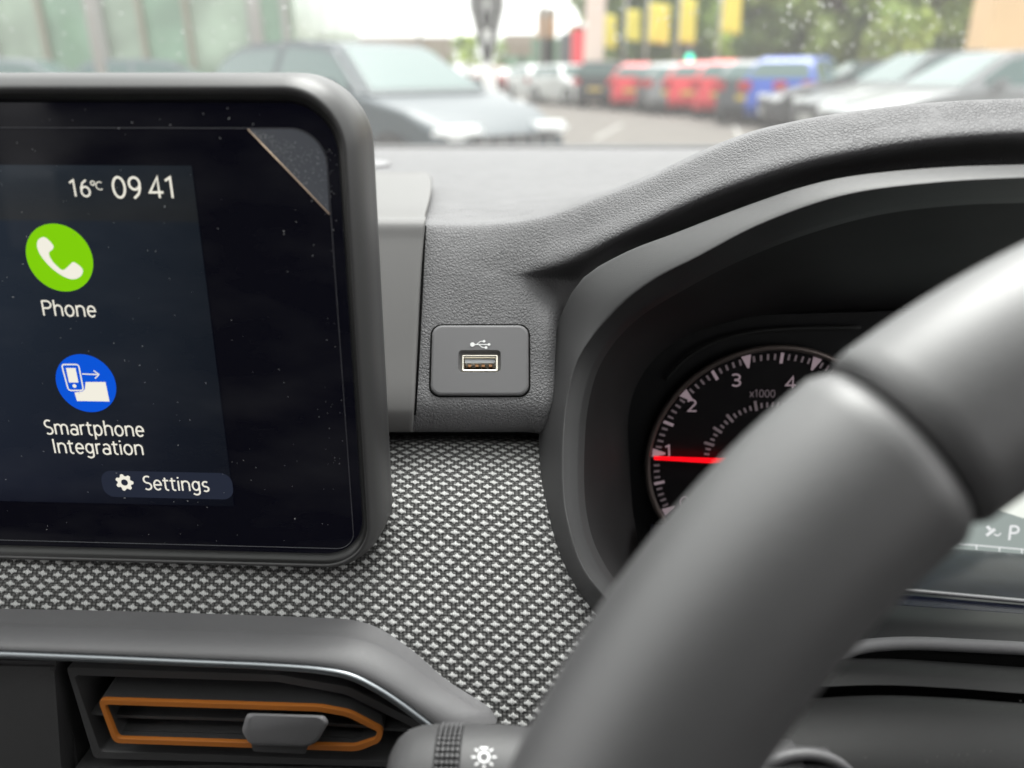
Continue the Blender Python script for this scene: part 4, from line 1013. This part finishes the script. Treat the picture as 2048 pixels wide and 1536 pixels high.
# blank panel left of the vent
LP = empty('blank_dash_panel', P(0, 1450, .225)); tag(LP, 'plain dark dashboard panel left of the air vent', 'panel')
pp = roundpoly([(-500, 1322), (108, 1334), (134, 1700), (-500, 1700)], 8)
o = slab('panel_face', [vpl.hit(u, v, .001) for u, v in pp], vpl.n, .02, M_dark, LP, .0012)
slab('panel_top', [vpl.hit(u, v, .000) for u, v in roundpoly([(-500, 1312), (112, 1322), (112, 1332), (-500, 1320)], 2)], vpl.n, .02, M_vent, LP)
slab('panel_side', [vpl.hit(u, v, -.006) for u, v in roundpoly([(104, 1330), (128, 1332), (180, 1700), (120, 1700)], 4)], vpl.n, .02, M_vent, LP)
slab('lower_ledge', [vpl.hit(u, v, -.002) for u, v in ((150, 1536), (430, 1530), (900, 1540), (900, 1700), (150, 1700))], vpl.n, .01, M_dark, LP)

# ---------------------------------------------------------------- touchscreen
TS = empty('touchscreen', P(400, 650, .24)); tag(TS, 'black infotainment touchscreen with rounded grey frame showing phone menu', 'touchscreen')
spl = Plane(P(700, 620, .2235), camv(.999, .0165, -.041), camv(0, .948, .317))
g0 = spl.xy(400, 204); gR = spl.xy(697, 600); gB = spl.xy(500, 1104)
gx0, gy0, gx1, gy1 = gR[0]-.232, g0[1], gR[0], gB[1]
def SL(off, h, rad=.0135): 
    return [spl.pt(x, y, h) for x, y in rrect(gx0-off, gy0-off*(1.26 if off > .002 else 1), gx1+off, gy1+off, [rad+off*.9]*4, 14)]
prof = [(-.0002, -.003), (0, .0004), (.0004, .0012)]
loft('frame_lip', [SL(-.0004, -.003), SL(-.0002, .0000), SL(.0010, .0022), SL(.0022, .0028)], M_lip, TS, True, 3)
loft('frame', [SL(.0020, .0026), SL(.0023, .0032), SL(.0029, .0032), SL(.0038, .0020), SL(.0050, -.0004), SL(.0059, -.0040), SL(.0063, -.010), SL(.0060, -.017), SL(.0, -.022)], M_bezel, TS, True, 4)
bm = bmesh.new(); bm.faces.new([bm.verts.new(p) for p in SL(.0, -.022)]); obj('back_cover', bm, M_bezel, TS)
gl = [spl.pt(x, y, 0) for x, y in rrect(gx0, gy0, gx1, gy1, .0133, 14)]
scr_m = bpy.data.materials.new('display_glass'); scr_m.use_nodes = True
b_ = scr_m.node_tree.nodes['Principled BSDF']; b_.inputs['Base Color'].default_value = (.003, .003, .006, 1); b_.inputs['Roughness'].default_value = .04; b_.inputs['Specular IOR Level'].default_value = .12
b_.inputs['Emission Color'].default_value = (.0015*K, .0015*K, .004*K, 1); b_.inputs['Emission Strength'].default_value = 1
def smear(m, lo, hi, base):
    t = m.node_tree; b = t.nodes['Principled BSDF']; tc = t.nodes.new('ShaderNodeTexCoord'); mp = t.nodes.new('ShaderNodeMapping'); mp.inputs['Rotation'].default_value = (0, .6, 0); mp.inputs['Scale'].default_value = (30, 30, 75)
    n = t.nodes.new('ShaderNodeTexNoise'); n.inputs['Scale'].default_value = 1; n.inputs['Detail'].default_value = 5; t.links.new(tc.outputs['Object'], mp.inputs[0]); t.links.new(mp.outputs[0], n.inputs['Vector'])
    r = t.nodes.new('ShaderNodeMapRange'); r.inputs[1].default_value = .42; r.inputs[2].default_value = .75; r.inputs[3].default_value = lo; r.inputs[4].default_value = hi; t.links.new(n.outputs[0], r.inputs[0]); t.links.new(r.outputs[0], b.inputs['Roughness'])
    x = t.nodes.new('ShaderNodeMapRange'); x.inputs[1].default_value = .42; x.inputs[2].default_value = .8; x.inputs[3].default_value = .003; x.inputs[4].default_value = base; t.links.new(n.outputs[0], x.inputs[0]); t.links.new(x.outputs[0], b.inputs['Base Color'])
smear(scr_m, .03, .16, .016)
glass = slab('glass', gl, spl.n, .002, scr_m, TS)
# thin printed line inside the glass
M_line = mat('thin_glass_line', (.10, .10, .11), .3)
lx1 = spl.xy(663, 440)[0]; ly0 = spl.xy(300, 256)[1]; ly1 = spl.xy(300, 1087)[1]
ln = [spl.pt(x, y, .0002) for x, y in rrect(gx0+.006, ly0, lx1, ly1, [.0095, .006, .006, .006], 12)]; ln.append(ln[0])
tube('border_line', ln, .00012, M_line, TS, 5)
# lit display area
def disp_mat():
    m = bpy.data.materials.new('lit_menu_background'); m.use_nodes = True; t = m.node_tree; b = t.nodes['Principled BSDF']
    b.inputs['Base Color'].default_value = (.004, .004, .006, 1); b.inputs['Roughness'].default_value = .05; b.inputs['Specular IOR Level'].default_value = .12
    uv = t.nodes.new('ShaderNodeUVMap'); uv.uv_map = 'UVMap'; sx = t.nodes.new('ShaderNodeSeparateXYZ'); t.links.new(uv.outputs[0], sx.inputs[0])
    rp = t.nodes.new('ShaderNodeValToRGB'); el = rp.color_ramp.elements
    c = lambda r, g, b: tuple(x*K for x in lin((r, g, b)))+(1,)
    el[0].position = 0; el[0].color = c(18, 21, 33); el[1].position = 1; el[1].color = c(40, 48, 57)
    for pos, cc_ in ((.06, c(26, 30, 42)), (.5, c(33, 40, 51)), (.85, c(38, 46, 57)), (.86, c(46, 49, 52))): e = el.new(pos); e.color = cc_
    t.links.new(sx.outputs[1], rp.inputs[0])
    mr = t.nodes.new('ShaderNodeMapRange'); t.links.new(sx.outputs[0], mr.inputs[0]); mr.inputs[3].default_value = 1.1; mr.inputs[4].default_value = .42; mr.inputs[1].default_value = .45
    mx_ = t.nodes.new('ShaderNodeMix'); mx_.data_type = 'RGBA'; mx_.blend_type = 'MULTIPLY'; mx_.inputs[0].default_value = 1
    t.links.new(rp.outputs[0], mx_.inputs[6]); t.links.new(mr.outputs[0], mx_.inputs[7]); t.links.new(mx_.outputs[2], b.inputs['Emission Color']); b.inputs['Emission Strength'].default_value = 1
    return m
dy0 = spl.xy(300, 331)[1]; dy1 = spl.xy(300, 1008)[1]; dx1 = spl.xy(425, 660)[0]; dx0 = gx0+.02
bm = bmesh.new(); uvl = bm.loops.layers.uv.new('UVMap'); f = bm.faces.new([bm.verts.new(spl.pt(x, y, .0003)) for x, y in ((dx0, dy0), (dx1, dy0), (dx1, dy1), (dx0, dy1))])
for l, q in zip(f.loops, ((0, 1), (1, 1), (1, 0), (0, 0))): l[uvl].uv = q
_dm = disp_mat(); smear(_dm, .03, .16, .016)
facing(obj('menu_display', bm, _dm, TS, smooth=False, recalc=False))
M_ui = glow('ui_white', (242, 238, 224))
text_obj('clock_text', '09', spl, (229, 396), (285, 397), 43, M_ui, TS, .0006, .0); text_obj('clock_text', '41', spl, (303, 396), (354, 396), 43, M_ui, TS, .0006, .0)
text_obj('temperature_text', '16', spl, (144, 393), (183, 393), 34, M_ui, TS, .0006, .0); text_obj('temperature_text', 'C', spl, (193, 380), (206, 380), 17, M_ui, TS, .0006, .0)
bm = bmesh.new(); c = spl.xy(187.5, 366)
for k in range(16):
    t0, t1 = 2*math.pi*k/16, 2*math.pi*(k+1)/16
    bm.faces.new([bm.verts.new(spl.pt(c[0]+r*math.cos(t), c[1]+r*math.sin(t), .0006)) for r, t in ((.0004, t0), (.0007, t0), (.0007, t1), (.0004, t1))])
facing(obj('degree_sign', bm, M_ui, TS, smooth=False, recalc=False))
text_obj('menu_caption', 'Phone', spl, (87, 631), (193, 634), 30, M_ui, TS, .0006, .0)
text_obj('menu_caption', 'Smartphone', spl, (92, 868), (289, 873), 28, M_ui, TS, .0006, .0)
text_obj('menu_caption', 'Integration', spl, (109, 906), (288, 910), 28, M_ui, TS, .0006, .0)
bt = slab('settings_button', [spl.pt(x, y, .0005) for x, y in rrect(spl.xy(206, 968)[0], spl.xy(300, 942)[1], spl.xy(466, 968)[0], spl.xy(300, 994)[1], .0036, 10)], spl.n, .0001, glow('button_grey', (36, 41, 55)), TS)
text_obj('settings_text', 'Settings', spl, (289, 979), (419, 983), 27, M_ui, bt, .0008, .0)
def gear(bm, pl, c, r, h):
    o_ = pl.hit(*c, h); n = 7*8; ins = [];out = []
    for k in range(n):
        t = 2*math.pi*k/n; ph = (k % 8); rr_ = r if ph in (0, 1, 7) else (r*.90 if ph in (2, 6) else r*.76)
        out.append(bm.verts.new(o_+pl.u*rr_*math.cos(t)+pl.v*rr_*math.sin(t))); ins.append(bm.verts.new(o_+pl.u*r*.38*math.cos(t)+pl.v*r*.38*math.sin(t)))
    for k in range(n): bm.faces.new((out[k], out[(k+1) % n], ins[(k+1) % n], ins[k]))
bm = bmesh.new(); gear(bm, spl, (249, 965), .0029, .0008); facing(obj('gear_icon', bm, M_ui, bt, smooth=False, recalc=False))
def ellip(name, c, ru, rv, rgb, h=.0005):
    q = spl.hit(*c, h); bm = bmesh.new(); bm.faces.new([bm.verts.new(q+spl.u*ru*math.cos(k*math.pi/24)+spl.v*rv*math.sin(k*math.pi/24)) for k in range(48)])
    return facing(obj(name, bm, glow(name+'_colour', rgb), TS, smooth=False, recalc=False))
pr_ = .0098
pi_ = ellip('phone_icon', (119, 516), pr_, pr_, (128, 205, 8))
def poly_on(name, pts, m, par, h):
    bm = bmesh.new(); bm.faces.new([bm.verts.new(spl.hit(u, v, h)) for u, v in pts]); bmesh.ops.triangulate(bm, faces=bm.faces[:]); return facing(obj(name, bm, m, par, smooth=False, recalc=False))
hs_ = [(v.x, v.y) for v in cr([(78, 477), (90, 476)], 2)] 
hand = [(74, 492), (76, 480), (88, 474), (107, 492), (106, 498), (98, 505), (101, 516), (112, 530), (126, 540), (135, 534), (141, 528), (146, 524), (165, 538), (164, 549), (154, 557), (140, 558), (122, 550), (103, 536), (88, 520), (78, 505)]
poly_on('handset_shape', [(v.x, v.y) for v in cr(hand, 80, True)], M_ui, pi_, .0008)
si = ellip('smartphone_icon', (172, 767), .0093, .0093, (8, 84, 214))
poly_on('screen_shape', [(171, 764), (211, 764), (219, 803), (154, 802), (149, 785), (165, 783), (170, 778)], M_ui, si, .0008)
def outline(bm, pl, pts, w, h):
    pts = pts+[pts[0]]; stroke(bm, pl, pts, w, h)
bm = bmesh.new(); ph = [(q[0], q[1]) for q in roundpoly([(123, 729), (157, 729), (167, 781), (137, 781)], 6)]
outline(bm, spl, ph, .00042, .0008); stroke(bm, spl, [(164, 748), (195, 749)], .00036, .00085); stroke(bm, spl, [(187, 741), (198, 749), (190, 757)], .00036, .0009); disc(bm, spl, (149, 772), .0006, .00086)
facing(obj('handset_outline', bm, M_ui, si, smooth=False, recalc=False))
poly_on('handset_screen', [(132, 736), (151, 736), (157, 765), (138, 765)], M_ui, si, .0009)
# corner chip with gilt line; faint emission stands in for reflected light
M_chip = mat('corner_chip', (.08, .083, .09), .35, .5, emit=(.016*K, .018*K, .024*K), es=1)
chip = [(497, 261)]
cpx = [spl.xy(497, 259), spl.xy(600, 259)]
rc_ = [(x, y) for x, y in rrect(gx0, ly0, lx1, ly1, [.0095]*4, 12)][:13]
cut = spl.xy(661, 428)
pts_ = [spl.pt(cpx[0][0], ly0+.0002, .00035)] + [spl.pt(x-.0002, y+.0002, .00035) for x, y in rc_] + [spl.pt(cut[0]-.0002, cut[1], .00035)]
ch = slab('corner_chip', pts_, spl.n, .0001, M_chip, TS)
o = tube('gilt_line', [pts_[0], pts_[-1]], .00022, mat('gilt', (.55, .42, .30), .3, metal=.7, emit=(.16*K, .12*K, .09*K), es=1), ch, 6)
# dust flecks on the glass
bm = bmesh.new()
def fleck(pl, u, v, s, h):
    c = pl.hit(u, v, h); a = random.uniform(0, 3.14); e_ = random.uniform(1, 3.2); x_ = pl.u*math.cos(a)+pl.v*math.sin(a); y_ = pl.n.cross(x_)
    bm.faces.new([bm.verts.new(c+q) for q in (x_*s*e_, y_*s, -x_*s*e_*.7+y_*s*.5, -y_*s)])
for k in range(150): fleck(spl, random.uniform(0, 700), random.uniform(215, 1095), random.uniform(.00005, .00016), .001)
for k in range(220):
    t = random.random(); u = 500+t*158; fleck(spl, u+random.random()*12, 262+(u-497)*random.uniform(.25, 1.0), random.uniform(.00004, .00012), .001)
for k in range(26): fleck(spl, 703+random.gauss(0, 15)-40, random.uniform(300, 1000), random.uniform(.00005, .0001), .001)
o = facing(obj('dust', bm, mat('faint_dust', (.42, .42, .42), .9), TS, smooth=False, recalc=False)); o['kind'] = 'stuff'
bm = bmesh.new()
for k in range(110):
    u, v = random.uniform(1560, 2048), random.uniform(1402, 1530); c = P(u, v, .2105 if v < 1450 else .2), 
for k in range(90):
    u, v = random.uniform(1580, 2048), 1400+random.random()**1.3*125
    d = .2165-(v-1400)/130*.021; c = P(u, v, d-.0006); s = random.uniform(.00006, .00016)
    bm.faces.new([bm.verts.new(c+q) for q in (RT*s*1.5, UP*s, -RT*s, -UP*s*.8)])
o = facing(obj('dust', bm, mat('pale_dust', (.30, .30, .29), .9), SC, smooth=False, recalc=False)); o['kind'] = 'stuff'

# ---------------------------------------------------------------- steering wheel
wd_ = .130; wc = P(3017, 2456, wd_); WR = 1985/F*wd_; WT = 213/F*wd_
SW = empty('steering_wheel', wc); tag(SW, 'grey leather steering wheel rim crossing the lower right, out of focus', 'steering wheel')
ex, ey, en = RT, -UP, -FW
def wpt(a, r, h=0): return wc+ex*r*math.cos(a)+ey*r*math.sin(a)+en*h
def rim(name, a0_, a1_, rt, m, capin=.0):
    n = 120; rings = []; seg = 48
    for i in range(n+1):
        t = i/n; a = a0_+(a1_-a0_)*t
        L_arc = abs(a1_-a0_)*WR; e = min(t, 1-t)*L_arc; r = rt
        if e < .0025: r = rt-.0013*(1-math.sqrt(max(0, 1-(1-e/.0025)**2)))
        rings.append([wpt(a, WR+r*math.cos(2*math.pi*k/seg), r*.92*math.sin(2*math.pi*k/seg)) for k in range(seg)])
    c0_ = wpt(a0_, WR); c1_ = wpt(a1_, WR)
    rings = [[c0_.lerp(p, .8) for p in rings[0]]]+rings+[[c1_.lerp(p, .8) for p in rings[-1]]]
    return obj(name, grid_bm(rings, closed=True), m, SW)
# photo angle of the joint: direction from wheel centre to (1785,892)
aj = math.atan2(892-2456, 1785-3017)
gap = .0012/WR
rim('rim_lower', aj-gap*0-1.9, aj-gap*.5, WT*1.0, M_wheel)
rim('rim_upper', aj+gap*.5, aj+1.9, WT*.985, M_wheel)
rim('rim_rear', aj+1.9+gap, aj-1.9-gap+2*math.pi, WT*.985, M_wheel)
bm = bmesh.new(); seg = 40
rings = [[wpt(a, WR+(WT*.86)*math.cos(2*math.pi*k/seg), WT*.80*math.sin(2*math.pi*k/seg)) for k in range(seg)] for a in [aj-.03+.006*i for i in range(11)]]
obj('joint_core', grid_bm(rings, closed=True), M_black, SW)
hubc = wc-en*.02
bm = bmesh.new(); bmesh.ops.create_uvsphere(bm, u_segments=32, v_segments=16, radius=1); Mh = Matrix((ex, ey, en)).transposed()
for v in bm.verts: v.co = hubc+Mh@Vector((v.co.x*.075, v.co.y*.065, v.co.z*.02))
obj('airbag_cover', bm, M_dark, SW)
for a in (math.pi, 0, math.pi/2):
    q = [wpt(a, r, -.015+.012*(r/WR)**2) for r in (.05, .09, .13, WR-.01)]; tube('spoke', q, .013, M_dark, SW, 12)


def dust_on(parent, n, s0, s1, names, m, box_=None):
    """tiny dust flecks lying on the visible faces of the named parts"""
    bm = bmesh.new(); fs = []
    for o in parent.children:
        if o.name.split('.')[0] in names:
            M = o.matrix_world; 
            for p in o.data.polygons:
                c = p.center; u, v = proj(c) if (c-CP).dot(FW) > 0 else (-9, -9)
                if 0 < u < 2048 and 0 < v < 1536 and (CP-c).dot(p.normal) > 0 and (box_ is None or (box_[0] < u < box_[2] and box_[1] < v < box_[3])): fs.append((c.copy(), p.normal.copy(), p.area, [o.data.vertices[i].co.copy() for i in p.vertices]))
    if not fs: return
    for c, nn, a_, vs in random.choices(fs, [f[2] for f in fs], k=n):
        w = [random.random() for _ in vs]; t = sum(w); p = sum((v*x for v, x in zip(vs, w)), Vector())/t + nn*.00012
        x_ = nn.cross(Vector([random.gauss(0, 1) for _ in range(3)])).normalized(); y_ = nn.cross(x_); s = random.uniform(s0, s1); e_ = random.uniform(1, 2.4)
        bm.faces.new([bm.verts.new(p+q) for q in (x_*s*e_, y_*s, -x_*s*e_, -y_*s)])
    o = obj('dust', bm, m, parent, smooth=False, recalc=False); o['kind'] = 'stuff'
M_d2 = mat('fine_grey_dust', (.22, .22, .215), .9)
dust_on(B, 170, .00004, .00011, ('surround', 'cavity_wall'), M_d2)
dust_on(D, 60, .00004, .0001, ('top_pad', 'screen_mount'), M_d2, (700, 430, 1200, 870))
dust_on(AV, 60, .00004, .0001, ('surround_trim', 'slider_tab', 'outer_frame'), M_d2)
dust_on(ST, 20, .00004, .0001, ('end_cap', 'barrel'), M_d2)
